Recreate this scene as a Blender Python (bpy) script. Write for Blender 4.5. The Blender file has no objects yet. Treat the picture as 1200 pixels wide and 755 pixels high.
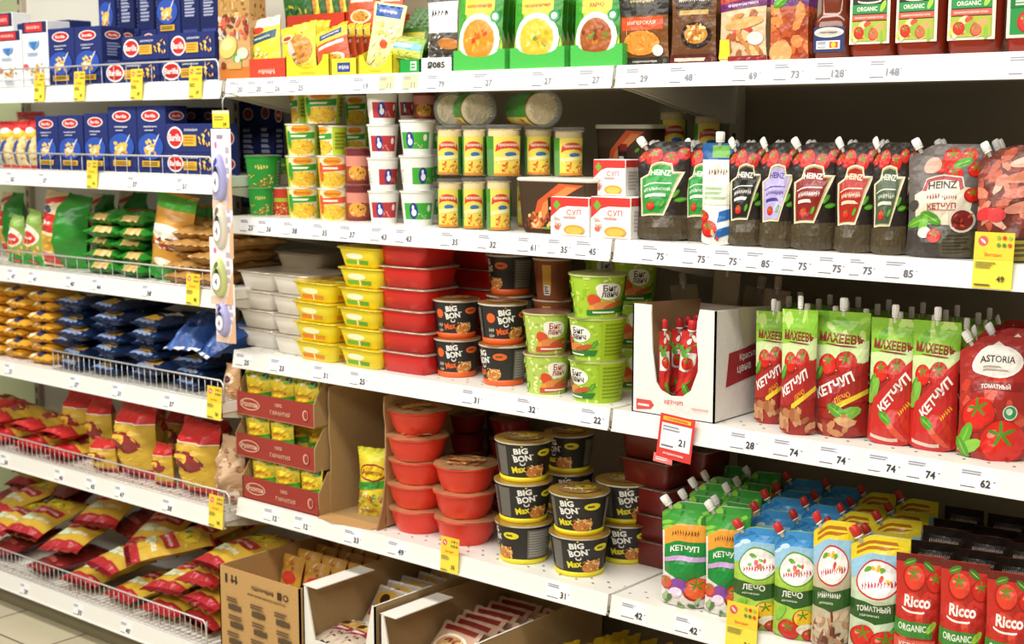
import bpy, math, random
from mathutils import Vector, Matrix, Euler
from mathutils.geometry import tessellate_polygon

# ------------------------------------------------------------------ camera, world, lights, exposure
SC = bpy.context.scene
COL = SC.collection
F, CX, CY = 1650.0, 600.0, 377.5            # focal length and centre for a 1200x755 frame
VPX, HOR = -1385.0, 150.0                   # where the shelf edges converge, and the horizon row
CAMH = 1.53
PITCH = math.atan((CY - HOR) / F)
YAW = math.atan((CX - VPX) / math.hypot(F, CY - HOR))
fh = Vector((-math.cos(YAW), math.sin(YAW), 0))
RT = Vector((math.sin(YAW), math.cos(YAW), 0))
FW = fh * math.cos(PITCH) + Vector((0, 0, -math.sin(PITCH)))
UP = fh * math.sin(PITCH) + Vector((0, 0, math.cos(PITCH)))
cam = bpy.data.cameras.new('camera')
cam.sensor_fit = 'HORIZONTAL'
cam.sensor_width = 36.0
cam.lens = 36.0 * F / 1200.0
cam.clip_start = 0.05
cam.dof.use_dof = True; cam.dof.focus_distance = 2.75; cam.dof.aperture_fstop = 5.6
camo = bpy.data.objects.new('camera', cam)
COL.objects.link(camo)
camo.matrix_world = Matrix(((RT.x, UP.x, -FW.x, 0), (RT.y, UP.y, -FW.y, 0), (RT.z, UP.z, -FW.z, CAMH), (0, 0, 0, 1)))
SC.camera = camo

world = bpy.data.worlds.new('store_ambient')
SC.world = world
world.use_nodes = True
world.node_tree.nodes['Background'].inputs[0].default_value = (1.0, 0.95, 0.86, 1)
world.node_tree.nodes['Background'].inputs[1].default_value = 0.17

def area(name, loc, target, sx, sy, power, col):
    l = bpy.data.lights.new(name, 'AREA')
    l.shape = 'RECTANGLE'; l.size = sx; l.size_y = sy; l.energy = power; l.color = col
    o = bpy.data.objects.new(name, l); COL.objects.link(o)
    o.location = loc
    o.rotation_euler = (Vector(target) - Vector(loc)).to_track_quat('-Z', 'Y').to_euler()
    return o
area('aisle_ceiling_light', (-2.2, 1.0, 3.25), (-2.2, 1.7, 0), 6.5, 0.35, 128, (1.0, 0.96, 0.88))
area('front_fill_light', (-2.2, -0.9, 2.9), (-2.2, 2.4, 0.5), 6.5, 0.6, 112, (1.0, 0.965, 0.9))  # added low-angle fill, brightens the fronts of the goods

vs = SC.view_settings
vs.view_transform = 'Standard'; vs.look = 'None'; vs.gamma = 1.0; vs.use_curve_mapping = False
vs.exposure = 0.0

# ------------------------------------------------------------------ photo pixel -> point on a known plane (z relative to the camera)
def px_on_z(x, y, z):
    d = FW * F + RT * (x - CX) - UP * (y - CY)
    return d * (z / d.z)
def px_X(x, Y, Z):
    k = (x - CX)
    return (k * (Y * FW.y + Z * FW.z) - F * Y * RT.y) / (F * RT.x - k * FW.x)
def px_Z(y, X, Y):
    k = CY - y
    return (k * (X * FW.x + Y * FW.y) - F * (X * UP.x + Y * UP.y)) / (F * UP.z - k * FW.z)

# ------------------------------------------------------------------ materials
_mats = {}
def lin(h):
    h = h.lstrip('#')
    c = [int(h[i:i + 2], 16) / 255 for i in (0, 2, 4)]
    return [v / 12.92 if v <= .04045 else ((v + .055) / 1.055) ** 2.4 for v in c] + [1]
FIN = {'film': (.3, .5, .0), 'card': (.75, .25, 0), 'print': (.45, .4, 0), 'foil': (.28, .6, .55), 'plastic': (.32, .5, 0),
       'paint': (.4, .45, 0), 'wire': (.3, .5, .35), 'paper': (.8, .2, 0), 'glass': (.05, .5, 0), 'clear': (.08, .5, 0), 'gloss': (.12, .5, 0)}
def M(key):
    """key = (hex, finish)"""
    if key in _mats: return _mats[key]
    hx, fin = key
    r, s, me = FIN[fin]
    m = bpy.data.materials.new('%s_%s' % (fin, hx.lstrip('#')))
    m.use_nodes = True
    nt = m.node_tree; b = nt.nodes['Principled BSDF']
    b.inputs['Base Color'].default_value = lin(hx)
    b.inputs['Roughness'].default_value = r
    b.inputs['Specular IOR Level'].default_value = s
    b.inputs['Metallic'].default_value = me
    if fin in ('film', 'foil', 'card', 'paint'):
        tc = nt.nodes.new('ShaderNodeTexCoord'); n = nt.nodes.new('ShaderNodeTexNoise'); bp = nt.nodes.new('ShaderNodeBump')
        n.inputs['Scale'].default_value = {'film': 28, 'foil': 40, 'card': 160, 'paint': 300}[fin]
        n.inputs['Detail'].default_value = 2
        bp.inputs['Strength'].default_value = {'film': .55, 'foil': .5, 'card': .15, 'paint': .05}[fin]
        bp.inputs['Distance'].default_value = .01
        nt.links.new(tc.outputs['Object'], n.inputs['Vector'])
        nt.links.new(n.outputs['Fac'], bp.inputs['Height'])
        nt.links.new(bp.outputs['Normal'], b.inputs['Normal'])
    if fin in ('clear', 'glass'):
        t = nt.nodes.new('ShaderNodeBsdfTransparent'); mx = nt.nodes.new('ShaderNodeMixShader')
        mx.inputs[0].default_value = .09
        out = nt.nodes['Material Output']
        nt.links.new(t.outputs[0], mx.inputs[1]); nt.links.new(b.outputs[0], mx.inputs[2])
        nt.links.new(mx.outputs[0], out.inputs['Surface'])
    _mats[key] = m
    return m

# ------------------------------------------------------------------ mesh builder
class MB:
    def __init__(s): s.v = []; s.f = []; s.m = []; s.sm = []; s.keys = []
    def slot(s, key):
        if key not in s.keys: s.keys.append(key)
        return s.keys.index(key)
    def add(s, vs, fs, key, smooth=False):
        o = len(s.v); s.v += [tuple(v) for v in vs]; k = s.slot(key)
        for f in fs: s.f.append(tuple(i + o for i in f)); s.m.append(k); s.sm.append(smooth)
    def build(s, name, parent=None):
        me = bpy.data.meshes.new(name)
        me.from_pydata(s.v, [], s.f)
        me.polygons.foreach_set('material_index', s.m)
        me.polygons.foreach_set('use_smooth', s.sm)
        for k in s.keys: me.materials.append(M(k))
        me.update()
        ob = bpy.data.objects.new(name, me); COL.objects.link(ob)
        if parent: ob.parent = parent
        return ob
    # chamfered box; base centre at (cx, cy, z0)
    def box(s, w, d, h, key, c=(0, 0, 0), b=.0015, keys=None):
        b = min(b, w * .3, d * .3, h * .3)
        X, Y, Z = w / 2, d / 2, h / 2
        C = Vector(c) + Vector((0, 0, Z))
        def cv(sx, sy, sz, ax):
            q = [sx * (X - (b if ax != 0 else 0)), sy * (Y - (b if ax != 1 else 0)), sz * (Z - (b if ax != 2 else 0))]
            return C + Vector(q)
        idx = {}; vs = []
        for sx in (-1, 1):
            for sy in (-1, 1):
                for sz in (-1, 1):
                    for ax in range(3):
                        idx[sx, sy, sz, ax] = len(vs); vs.append(cv(sx, sy, sz, ax))
        I = lambda *a: idx[a]
        fs = []
        for g in (-1, 1):
            q = [I(g, -1, -1, 0), I(g, 1, -1, 0), I(g, 1, 1, 0), I(g, -1, 1, 0)]; fs.append(q if g > 0 else q[::-1])
            q = [I(-1, g, -1, 1), I(1, g, -1, 1), I(1, g, 1, 1), I(-1, g, 1, 1)]; fs.append(q if g < 0 else q[::-1])
            q = [I(-1, -1, g, 2), I(1, -1, g, 2), I(1, 1, g, 2), I(-1, 1, g, 2)]; fs.append(q if g > 0 else q[::-1])
        for a in (-1, 1):
            for c2 in (-1, 1):
                fs.append([I(a, c2, -1, 0), I(a, c2, 1, 0), I(a, c2, 1, 1), I(a, c2, -1, 1)])
                fs.append([I(a, -1, c2, 0), I(a, 1, c2, 0), I(a, 1, c2, 2), I(a, -1, c2, 2)])
                fs.append([I(-1, a, c2, 1), I(1, a, c2, 1), I(1, a, c2, 2), I(-1, a, c2, 2)])
                for e in (-1, 1): fs.append([I(a, c2, e, 0), I(a, c2, e, 1), I(a, c2, e, 2)])
        s.add(vs, fs, key)
    # polygon (list of 2D pts) extruded; ax: 'y' -> pts are (x,z), 'x' -> pts are (y,z), 'z' -> pts are (x,y)
    def prism(s, pts, t0, t1, key, ax='y'):
        mk = {'y': lambda a, b, t: (a, t, b), 'x': lambda a, b, t: (t, a, b), 'z': lambda a, b, t: (a, b, t)}[ax]
        n = len(pts)
        vs = [mk(a, b, t0) for a, b in pts] + [mk(a, b, t1) for a, b in pts]
        tr = tessellate_polygon([[Vector((a, b, 0)) for a, b in pts]])
        fs = [tuple(t) for t in tr] + [tuple(i + n for i in t[::-1]) for t in tr]
        fs += [(i, (i + 1) % n, (i + 1) % n + n, i + n) for i in range(n)]
        s.add(vs, fs, key)
    def tube(s, pts, r, key, n=6, closed=False):
        pts = [Vector(p) for p in pts]; vs = []; fs = []
        for i, p in enumerate(pts):
            a = pts[max(i - 1, 0)]; b = pts[min(i + 1, len(pts) - 1)]
            t = (b - a).normalized()
            q = t.cross(Vector((0, 0, 1)))
            if q.length < 1e-3: q = t.cross(Vector((1, 0, 0)))
            q.normalize(); w = t.cross(q)
            for k in range(n):
                an = 2 * math.pi * k / n
                vs.append(p + q * (r * math.cos(an)) + w * (r * math.sin(an)))
        for i in range(len(pts) - 1):
            for k in range(n):
                fs.append((i * n + k, i * n + (k + 1) % n, (i + 1) * n + (k + 1) % n, (i + 1) * n + k))
        fs += [tuple(range(n))[::-1], tuple(range((len(pts) - 1) * n, len(pts) * n))]
        s.add(vs, fs, key, True)
    # revolve profile [(r,z)...] about z
    def lathe(s, prof, key, n=32, c=(0, 0, 0), smooth=True, m=None):
        vs = []; fs = []
        for r, z in prof:
            for k in range(n):
                a = 2 * math.pi * k / n
                vs.append(Vector((c[0] + r * math.sin(a), c[1] - r * math.cos(a), c[2] + z)))
        for i in range(len(prof) - 1):
            for k in range(n):
                fs.append((i * n + k, i * n + (k + 1) % n, (i + 1) * n + (k + 1) % n, (i + 1) * n + k))
        if prof[0][0] > 1e-4: fs.append(tuple(range(n))[::-1])
        if prof[-1][0] > 1e-4: fs.append(tuple(range((len(prof) - 1) * n, len(prof) * n)))
        if m is not None: vs = [m @ v for v in vs]
        s.add(vs, fs, key, smooth)
    # surface grid pts[i][j], i along u (right), j along v (up); printed art lies on the same grid
    def patch(s, pts, key, art=None, W=1, H=1, smooth=True, seed=1, fin='print', base=True):
        nu = len(pts) - 1; nv = len(pts[0]) - 1
        if base:
            vs = [p for row in pts for p in row]
            fs = []
            for i in range(nu):
                for j in range(nv):
                    a, b, c, d = i * (nv + 1) + j, (i + 1) * (nv + 1) + j, (i + 1) * (nv + 1) + j + 1, i * (nv + 1) + j + 1
                    fs += [(a, b, c), (a, c, d)]
            s.add(vs, fs, key, smooth)
        if art: s.art(pts, art, W, H, seed, fin)
    def art(s, pts, art, W, H, seed=1, fin='print'):
        nu = len(pts) - 1; nv = len(pts[0]) - 1
        N = [[None] * (nv + 1) for _ in range(nu + 1)]
        for i in range(nu + 1):
            for j in range(nv + 1):
                du = pts[min(i + 1, nu)][j] - pts[max(i - 1, 0)][j]; dv = pts[i][min(j + 1, nv)] - pts[i][max(j - 1, 0)]
                n = du.cross(dv)
                N[i][j] = n.normalized() if n.length > 1e-9 else Vector((0, -1, 0))
        rnd = random.Random(seed)
        polys = art_polys(art, W, H, rnd)
        for li, (poly, colr) in enumerate(polys):
            off = .0004 + .000035 * min(poly_layer(li, len(polys)), 60)
            us = [p[0] for p in poly]; vv = [p[1] for p in poly]
            i0 = max(0, int(min(us) * nu)); i1 = min(nu - 1, int(max(us) * nu - 1e-9)); j0 = max(0, int(min(vv) * nv)); j1 = min(nv - 1, int(max(vv) * nv - 1e-9))
            for i in range(i0, i1 + 1):
                for j in range(j0, j1 + 1):
                    q = poly
                    if nu * nv > 0:
                        q = clip(q, 0, i / nu, 1); q = clip(q, 0, (i + 1) / nu, -1) if q else q
                        q = clip(q, 1, j / nv, 1) if q else q; q = clip(q, 1, (j + 1) / nv, -1) if q else q
                    if not q or len(q) < 3: continue
                    loc = [(min(max(u * nu - i, 0), 1), min(max(v * nv - j, 0), 1)) for u, v in q]
                    for half in ((0, 1) if nu * nv > 1 else (2,)):
                        if half == 2: qq = loc
                        else: qq = clip_d(loc, 1 if half == 0 else -1)
                        if len(qq) < 3: continue
                        out = []
                        for (a, b) in qq:
                            if half == 0: w00, w10, w11, w01 = 1 - a, a - b, b, 0
                            elif half == 1: w00, w10, w11, w01 = 1 - b, 0, a, b - a
                            else: w00, w10, w11, w01 = (1 - a) * (1 - b), a * (1 - b), a * b, (1 - a) * b
                            p = pts[i][j] * w00 + pts[i + 1][j] * w10 + pts[i + 1][j + 1] * w11 + pts[i][j + 1] * w01
                            n = N[i][j] * w00 + N[i + 1][j] * w10 + N[i + 1][j + 1] * w11 + N[i][j + 1] * w01
                            out.append(p + n * off)
                        s.add(out, [tuple(range(len(out)))], (colr, fin), True)
def poly_layer(i, n): return i * 60.0 / max(n, 60)
def clip(q, ax, lim, sg):
    out = []
    n = len(q)
    for i in range(n):
        a, b = q[i], q[(i + 1) % n]
        da, db = (a[ax] - lim) * sg, (b[ax] - lim) * sg
        if da >= 0: out.append(a)
        if (da >= 0) != (db >= 0):
            t = da / (da - db); out.append((a[0] + (b[0] - a[0]) * t, a[1] + (b[1] - a[1]) * t))
    return out

def clip_d(q, sg):                          # keep the part with (a-b)*sg >= 0
    out = []; n = len(q)
    for i in range(n):
        a, b = q[i], q[(i + 1) % n]
        da, db = (a[0] - a[1]) * sg, (b[0] - b[1]) * sg
        if da >= 0: out.append(a)
        if (da > 0 and db < 0) or (da < 0 and db > 0):
            t = da / (da - db); out.append((a[0] + (b[0] - a[0]) * t, a[1] + (b[1] - a[1]) * t))
    return out

_txt = {}
def text_tris(t, bold=.02):
    if (t, bold) in _txt: return _txt[t, bold]
    cu = bpy.data.curves.new('lettering', 'FONT'); cu.body = t; cu.resolution_u = 2; cu.offset = bold
    ob = bpy.data.objects.new('lettering', cu)
    me = bpy.data.meshes.new_from_object(ob)
    me.calc_loop_triangles()
    v = [(p.co.x, p.co.y) for p in me.vertices]
    tr = [[v[i] for i in lt.vertices] for lt in me.loop_triangles]
    x0 = min(a for a, b in v); x1 = max(a for a, b in v); y0 = min(b for a, b in v); y1 = max(b for a, b in v)
    H = y1 - y0
    tr = [[((a - (x0 + x1) / 2) / H, (b - (y0 + y1) / 2) / H) for a, b in q] for q in tr]
    bpy.data.objects.remove(ob); bpy.data.meshes.remove(me); bpy.data.curves.remove(cu)
    _txt[t, bold] = (tr, (x1 - x0) / H)
    return _txt[t, bold]
def ell(cu, cv, ru, rv, n=20, rot=0, jit=0, rnd=None):
    out = []
    for k in range(n):
        a = 2 * math.pi * k / n; q = 1 + (rnd.uniform(-jit, jit) if rnd else 0)
        x, y = ru * math.cos(a) * q, rv * math.sin(a) * q
        out.append((cu + x * math.cos(rot) - y * math.sin(rot), cv + x * math.sin(rot) + y * math.cos(rot)))
    return out
# printed art in face coordinates 0..1; W, H are the face's size so round things stay round
def art_polys(art, W, H, rnd):
    P = []
    asp = W / H
    def mell(cu, cv, r, c, ry=None, n=18, rot=0, jit=0):          # r in units of face width
        ry = r if ry is None else ry
        pts = ell(0, 0, r * W, ry * W, n, rot, jit, rnd)
        P.append(([(cu + x / W, cv + y / H) for x, y in pts], c))
    for e in art:
        k = e[0]
        if k == 'r':
            _, a, b, c, d, col = e[:6]; P.append(([(a, b), (c, b), (c, d), (a, d)], col))
        elif k == 'e':
            _, cu, cv, ru, rv, col = e[:6]; P.append((ell(cu, cv, ru, rv, 22, 0), col))
        elif k == 'c': mell(e[1], e[2], e[3], e[4])
        elif k == 'o': mell(e[1], e[2], e[3], e[5], e[4], rot=math.radians(e[6]) if len(e) > 6 else 0)   # tilted ellipse, metric
        elif k == 'p':
            tr = tessellate_polygon([[Vector((a, b, 0)) for a, b in e[1]]])
            for t in tr: P.append(([e[1][i] for i in t], e[2]))
        elif k == 't':
            _, s_, cu, cv, h, col = e[:6]; mw = e[6] if len(e) > 6 and e[6] else 9; rot = math.radians(e[7]) if len(e) > 7 else 0
            tr, ar = text_tris(s_, e[8] if len(e) > 8 else .02)
            hm = h * H; sx = min(hm, mw * W / ar)
            c, s2 = math.cos(rot), math.sin(rot)
            for t in tr:
                q = []
                for a, b in t:
                    x, y = a * sx, b * hm
                    q.append((cu + (x * c - y * s2) / W, cv + (x * s2 + y * c) / H))
                ar2 = (q[1][0] - q[0][0]) * (q[2][1] - q[0][1]) - (q[1][1] - q[0][1]) * (q[2][0] - q[0][0])
                P.append((q if ar2 > 0 else q[::-1], col))
        elif k == 'scr':                                          # unreadable small print: a run of pen strokes
            _, cu, cv, w_, h_, col = e[:6]; ro = math.radians(e[6]) if len(e) > 6 else 0
            ww, hm = w_ * W, h_ * H; n = max(3, int(ww / hm / .42)); st = ww / n
            for i in range(n):
                x = -ww / 2 + st * (i + .5); hh = hm * rnd.uniform(.6, 1) * .5; sl = st * .18
                for q in ([(x - st * .32, -hh), (x - st * .08, -hh), (x - st * .08 + sl, hh), (x - st * .32 + sl, hh)],
                          [(x - st * .3, -hh + hm * rnd.choice((0, .3, .6))), (x + st * .36, -hh + hm * rnd.choice((0, .3))), (x + st * .36, -hh + hm * .5), (x - st * .2, hm * .3)]):
                    P.append(([(cu + (a * math.cos(ro) - b * math.sin(ro)) / W, cv + (a * math.sin(ro) + b * math.cos(ro)) / H) for a, b in q], col))
        elif k == 'tom':
            _, cu, cv, r = e[:4]; col = e[4] if len(e) > 4 else 'd8281c'
            mell(cu, cv, r, 'a81a12', r * .92); mell(cu + r * .05, cv + r * .06 * asp, r * .9, col, r * .82)
            mell(cu - r * .4, cv + r * .35 * asp, r * .22, 'ef8a76', r * .14, rot=.6)
            for q in range(5):
                a = q * 1.257 + .4
                x, y = math.cos(a) * r * .3, math.sin(a) * r * .26
                mell(cu + x, cv + r * .35 * asp + y * asp, r * .3, '4f8a22', r * .08, n=8, rot=a)
        elif k == 'leaf':
            _, cu, cv, r, rot = e[:5]; col = e[5] if len(e) > 5 else '4f9a2a'
            ro = math.radians(rot)
            mell(cu, cv, r, col, r * .45, n=10, rot=ro); mell(cu, cv, r * .85, '8cc63c', r * .07, n=6, rot=ro)
        elif k == 'bowl':
            _, cu, cv, r, cols = e[:5]; q = e[5] if len(e) > 5 else .8
            mell(cu, cv, r, 'f1efe6', r * q); mell(cu, cv, r * .8, 'cfcabb', r * .8 * q); mell(cu, cv, r * .76, cols[0], r * .76 * q)
            for _i in range(16):
                a = rnd.uniform(0, 6.28); d = rnd.uniform(0, .62) * r
                mell(cu + d * math.cos(a), cv + d * math.sin(a) * q * asp, r * rnd.uniform(.08, .17), rnd.choice(cols), r * rnd.uniform(.05, .1), n=7, rot=a, jit=.2)
        elif k == 'sc':
            _, a, b, c, d, n, sz, cols = e[:8]; el = e[8] if len(e) > 8 else .6
            for _i in range(n):
                mell(rnd.uniform(a, c), rnd.uniform(b, d), sz * rnd.uniform(.6, 1.3), rnd.choice(cols), sz * el * rnd.uniform(.6, 1.2), n=7, rot=rnd.uniform(0, 3.1), jit=.2)
        elif k == 'ln':
            _, a, b, c, d, n, col = e[:7]
            for i in range(n):
                y = b + (d - b) * (i + .5) / n; hh = (d - b) / n * .3
                P.append(([(a, y - hh), (a + (c - a) * rnd.uniform(.6, 1), y - hh), (a + (c - a) * rnd.uniform(.6, 1), y + hh), (a, y + hh)], col))
    return P
def flat(o, ux, vz):         # flat 1-cell grid: corner o, edge vectors ux (u) and vz (v)
    o, ux, vz = Vector(o), Vector(ux), Vector(vz)
    return [[o, o + vz], [o + ux, o + ux + vz]]

# ------------------------------------------------------------------ things
def tag(o, label, cat, group=None, kind=None):
    o['label'] = label; o['category'] = cat
    if group: o['group'] = group
    if kind: o['kind'] = kind
    return o
def struct(o, label=None, cat=None):
    o['kind'] = 'structure'
    if label: o['label'] = label
    if cat: o['category'] = cat
    return o
def empty(name):
    o = bpy.data.objects.new(name, None); COL.objects.link(o); o.empty_display_size = .05
    return o
def dup(root):
    r = root.copy(); COL.objects.link(r)
    for ch in list(root.children):
        c = ch.copy(); COL.objects.link(c); c.parent = r
        for g in list(ch.children):
            d = g.copy(); COL.objects.link(d); d.parent = c
    return r
def R_(i, a):                             # small fixed scatter
    return random.Random(i * 17 + 5).uniform(-a, a)
ORD = ['first', 'second', 'third', 'fourth', 'fifth', 'sixth', 'seventh', 'eighth', 'ninth', 'tenth', 'eleventh', 'twelfth']
# ------------------------------------------------------------------ the setting
HR = .045                                   # price rail height
#        front Y, rail bottom z (relative to the camera)
SH = {'A': (2.40, .083), 'B': (2.40, -.278), 'C': (2.40, -.642), 'D': (2.40, -1.055), 'E': (2.27, -1.452),
      'L1': (2.39, .078), 'L2': (2.36, -.174), 'L3': (2.36, -.479), 'L4': (2.36, -.786), 'L5': (2.36, -1.091), 'L6': (2.27, -1.452)}
ZT = {k: v[1] + HR for k, v in SH.items()}  # shelf top, relative to the camera
YF = {k: v[0] for k, v in SH.items()}
BACK = 2.90
X0, X1, X2, X3 = -4.98, -3.01, -1.741, -.40

def floor_mat():
    m = bpy.data.materials.new('floor_tiles'); m.use_nodes = True; nt = m.node_tree; b = nt.nodes['Principled BSDF']
    tc = nt.nodes.new('ShaderNodeTexCoord'); br = nt.nodes.new('ShaderNodeTexBrick'); mp = nt.nodes.new('ShaderNodeMapping')
    mp.inputs['Location'].default_value = (.02, .155, 0)
    br.offset = 0; br.inputs['Scale'].default_value = 1; br.inputs['Brick Width'].default_value = .33; br.inputs['Row Height'].default_value = .33
    br.inputs['Mortar Size'].default_value = .004; br.inputs['Color1'].default_value = lin('d8cdb0'); br.inputs['Color2'].default_value = lin('d2c6a8'); br.inputs['Mortar'].default_value = lin('6a6352')
    n = nt.nodes.new('ShaderNodeTexNoise'); n.inputs['Scale'].default_value = 9; mx = nt.nodes.new('ShaderNodeMix'); mx.data_type = 'RGBA'; mx.blend_type = 'MULTIPLY'; mx.inputs[0].default_value = .12
    nt.links.new(tc.outputs['Object'], mp.inputs[0]); nt.links.new(mp.outputs[0], br.inputs[0]); nt.links.new(tc.outputs['Object'], n.inputs['Vector'])
    nt.links.new(br.outputs[0], mx.inputs[6]); nt.links.new(n.outputs['Color'], mx.inputs[7]); nt.links.new(mx.outputs[2], b.inputs['Base Color'])
    b.inputs['Roughness'].default_value = .28
    return m
mb = MB(); mb.add([(-6.5, -2.5, 0), (2.5, -2.5, 0), (2.5, 3.2, 0), (-6.5, 3.2, 0)], [(0, 1, 2, 3)], ('d8cdb0', 'paint'))
fl = struct(mb.build('floor')); fl.data.materials.clear(); fl.data.materials.append(floor_mat())
# the store wall the shelving stands against
mb = MB(); mb.box(9.0, .1, 3.4, ('b9c296', 'paint'), c=(-2.0, 3.05, 0)); struct(mb.build('wall_back'))

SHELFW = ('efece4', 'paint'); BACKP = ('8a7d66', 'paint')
# gondola frame: posts, back panels
g = empty('shelving_frame'); g.location = (-2.7, BACK, 0)
tag(g, 'tall beige steel shelving frame with back panels and posts behind the goods', 'shelving frame')
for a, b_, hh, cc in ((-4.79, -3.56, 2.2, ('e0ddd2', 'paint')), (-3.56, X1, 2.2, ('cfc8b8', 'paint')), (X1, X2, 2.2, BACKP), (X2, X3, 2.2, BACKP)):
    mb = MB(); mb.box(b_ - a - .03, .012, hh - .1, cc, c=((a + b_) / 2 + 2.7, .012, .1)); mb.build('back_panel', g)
for x in (-4.79, -3.56, X1, X2, X3):
    mb = MB(); mb.box(.03, .03, 2.25, ('b8ad96', 'paint'), c=(x + 2.7, .0, 0))
    mb.art(flat((x + 2.7 - .015, -.015, 0), (.03, 0, 0), (0, 0, 2.2)), [('r', .35, .02 + i * .02, .65, .03 + i * .02, '3a3328') for i in range(46)], .03, 2.2)
    mb.build('upright_post', g)

def holes(w, x0=None):                      # punched slots along a shelf's front edge
    n = int(w / .045); out = []
    for i in range(n):
        out.append(('e', (i + .5) / n, .07, .0035 / w, .006, '8b8272')); out.append(('e', (i + 1) / n, .13, .0035 / w, .006, '8b8272'))
    return out
def shelf(name_label, key, xa, xb, back=BACK - .017, thick=.028):
    yf, zr = SH[key]; z = CAMH + zr
    s = empty('shelf'); s.location = ((xa + xb) / 2, yf, z); tag(s, name_label, 'shelf', 'white steel shelves')
    w = xb - xa - .009
    d = back - yf - .016
    mb = MB(); mb.box(w, d - .008, thick, SHELFW, c=(0, .008 + d / 2, HR - thick), b=.001)
    mb.art(flat((-w / 2, .012, HR), (w, 0, 0), (0, d - .01, 0)), holes(w), w, d)
    mb.build('board', s)
    mb = MB()                               # sloping price rail: 2.5 mm strip with lips
    mb.prism([(0, 0), (.004, 0), (.010, HR - .004), (.016, HR - .003), (.016, HR + .0005), (.008, HR + .0005)], -w / 2, w / 2, ('f3f1ea', 'plastic'), 'x')
    mb.prism([(-.002, -.001), (.010, -.001), (.010, .003), (-.002, .003)], -w / 2, w / 2, ('f6f4ee', 'plastic'), 'x')
    mb.build('price_rail', s)
    for sx in (-1, 1):
        mb = MB()
        x = sx * (w / 2 - .006)
        mb.prism([(.015, HR - .03), (d + .004, HR - .03), (d + .004, -.075), (d - .06, -.07), (.10, HR - .055), (.015, HR - .04)], x - .0015, x + .0015, ('d9d3c4', 'paint'), 'x')
        mb.build('bracket', s)
    return s
for k, row in (('A', 'top shelf'), ('B', 'second shelf down'), ('C', 'third shelf down'), ('D', 'fourth shelf down')):
    shelf('white steel %s of the middle bay, with price rail' % row, k, X1, X2)
    shelf('white steel %s of the right bay, with price rail' % row, k, X2, X3)
for k, row in (('L1', 'top shelf'), ('L2', 'second shelf down'), ('L3', 'third shelf down'), ('L4', 'fourth shelf down'), ('L5', 'fifth shelf down')):
    shelf('white steel %s of the left pasta bay, with price rail' % row, k, X0, X1)
def base_shelf(lab, key, xa, xb):
    s = shelf(lab, key, xa, xb)
    w = xb - xa - .006
    h = CAMH + SH[key][1]
    mb = MB(); mb.box(w, .015, h - .004, ('7d7458', 'paint'), c=(0, .06, -h)); mb.build('kick_plate', s)
base_shelf('white steel bottom shelf of the left pasta bay above dark kick plate', 'L6', X0, X1)
base_shelf('white bottom shelf of the middle bay, holding cardboard boxes', 'E', X1, X2)
base_shelf('white bottom shelf of the right bay, under hanging yellow packets', 'E', X2, X3)
# ------------------------------------------------------------------ product builders (base centre at the origin, front towards -Y)
from mathutils import noise
def lerp_tab(tab, v):
    for (a, x), (b, y) in zip(tab, tab[1:]):
        if v <= b:
            t = (v - a) / (b - a); t = t * t * (3 - 2 * t); return x + (y - x) * t
    return tab[-1][1]
def carton(name, w, d, h, key, front=None, side=None, top=None, b=.0015, seed=1, fin='print'):
    mb = MB(); mb.box(w, d, h, key, b=b)
    if front: mb.art(flat((-w / 2 + b, -d / 2, b), (w - 2 * b, 0, 0), (0, 0, h - 2 * b)), front, w, h, seed, fin)
    if side: mb.art(flat((w / 2, -d / 2 + b, b), (0, d - 2 * b, 0), (0, 0, h - 2 * b)), side, d, h, seed, fin)
    if top: mb.art(flat((-w / 2 + b, -d / 2 + b, h), (w - 2 * b, 0, 0), (0, d - 2 * b, 0)), top, w, d, seed, fin)
    return mb.build(name)
POUCH_F = [(0, .62), (.1, 1), (.45, .86), (.8, .36), (.93, .06), (1, .05)]
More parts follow.
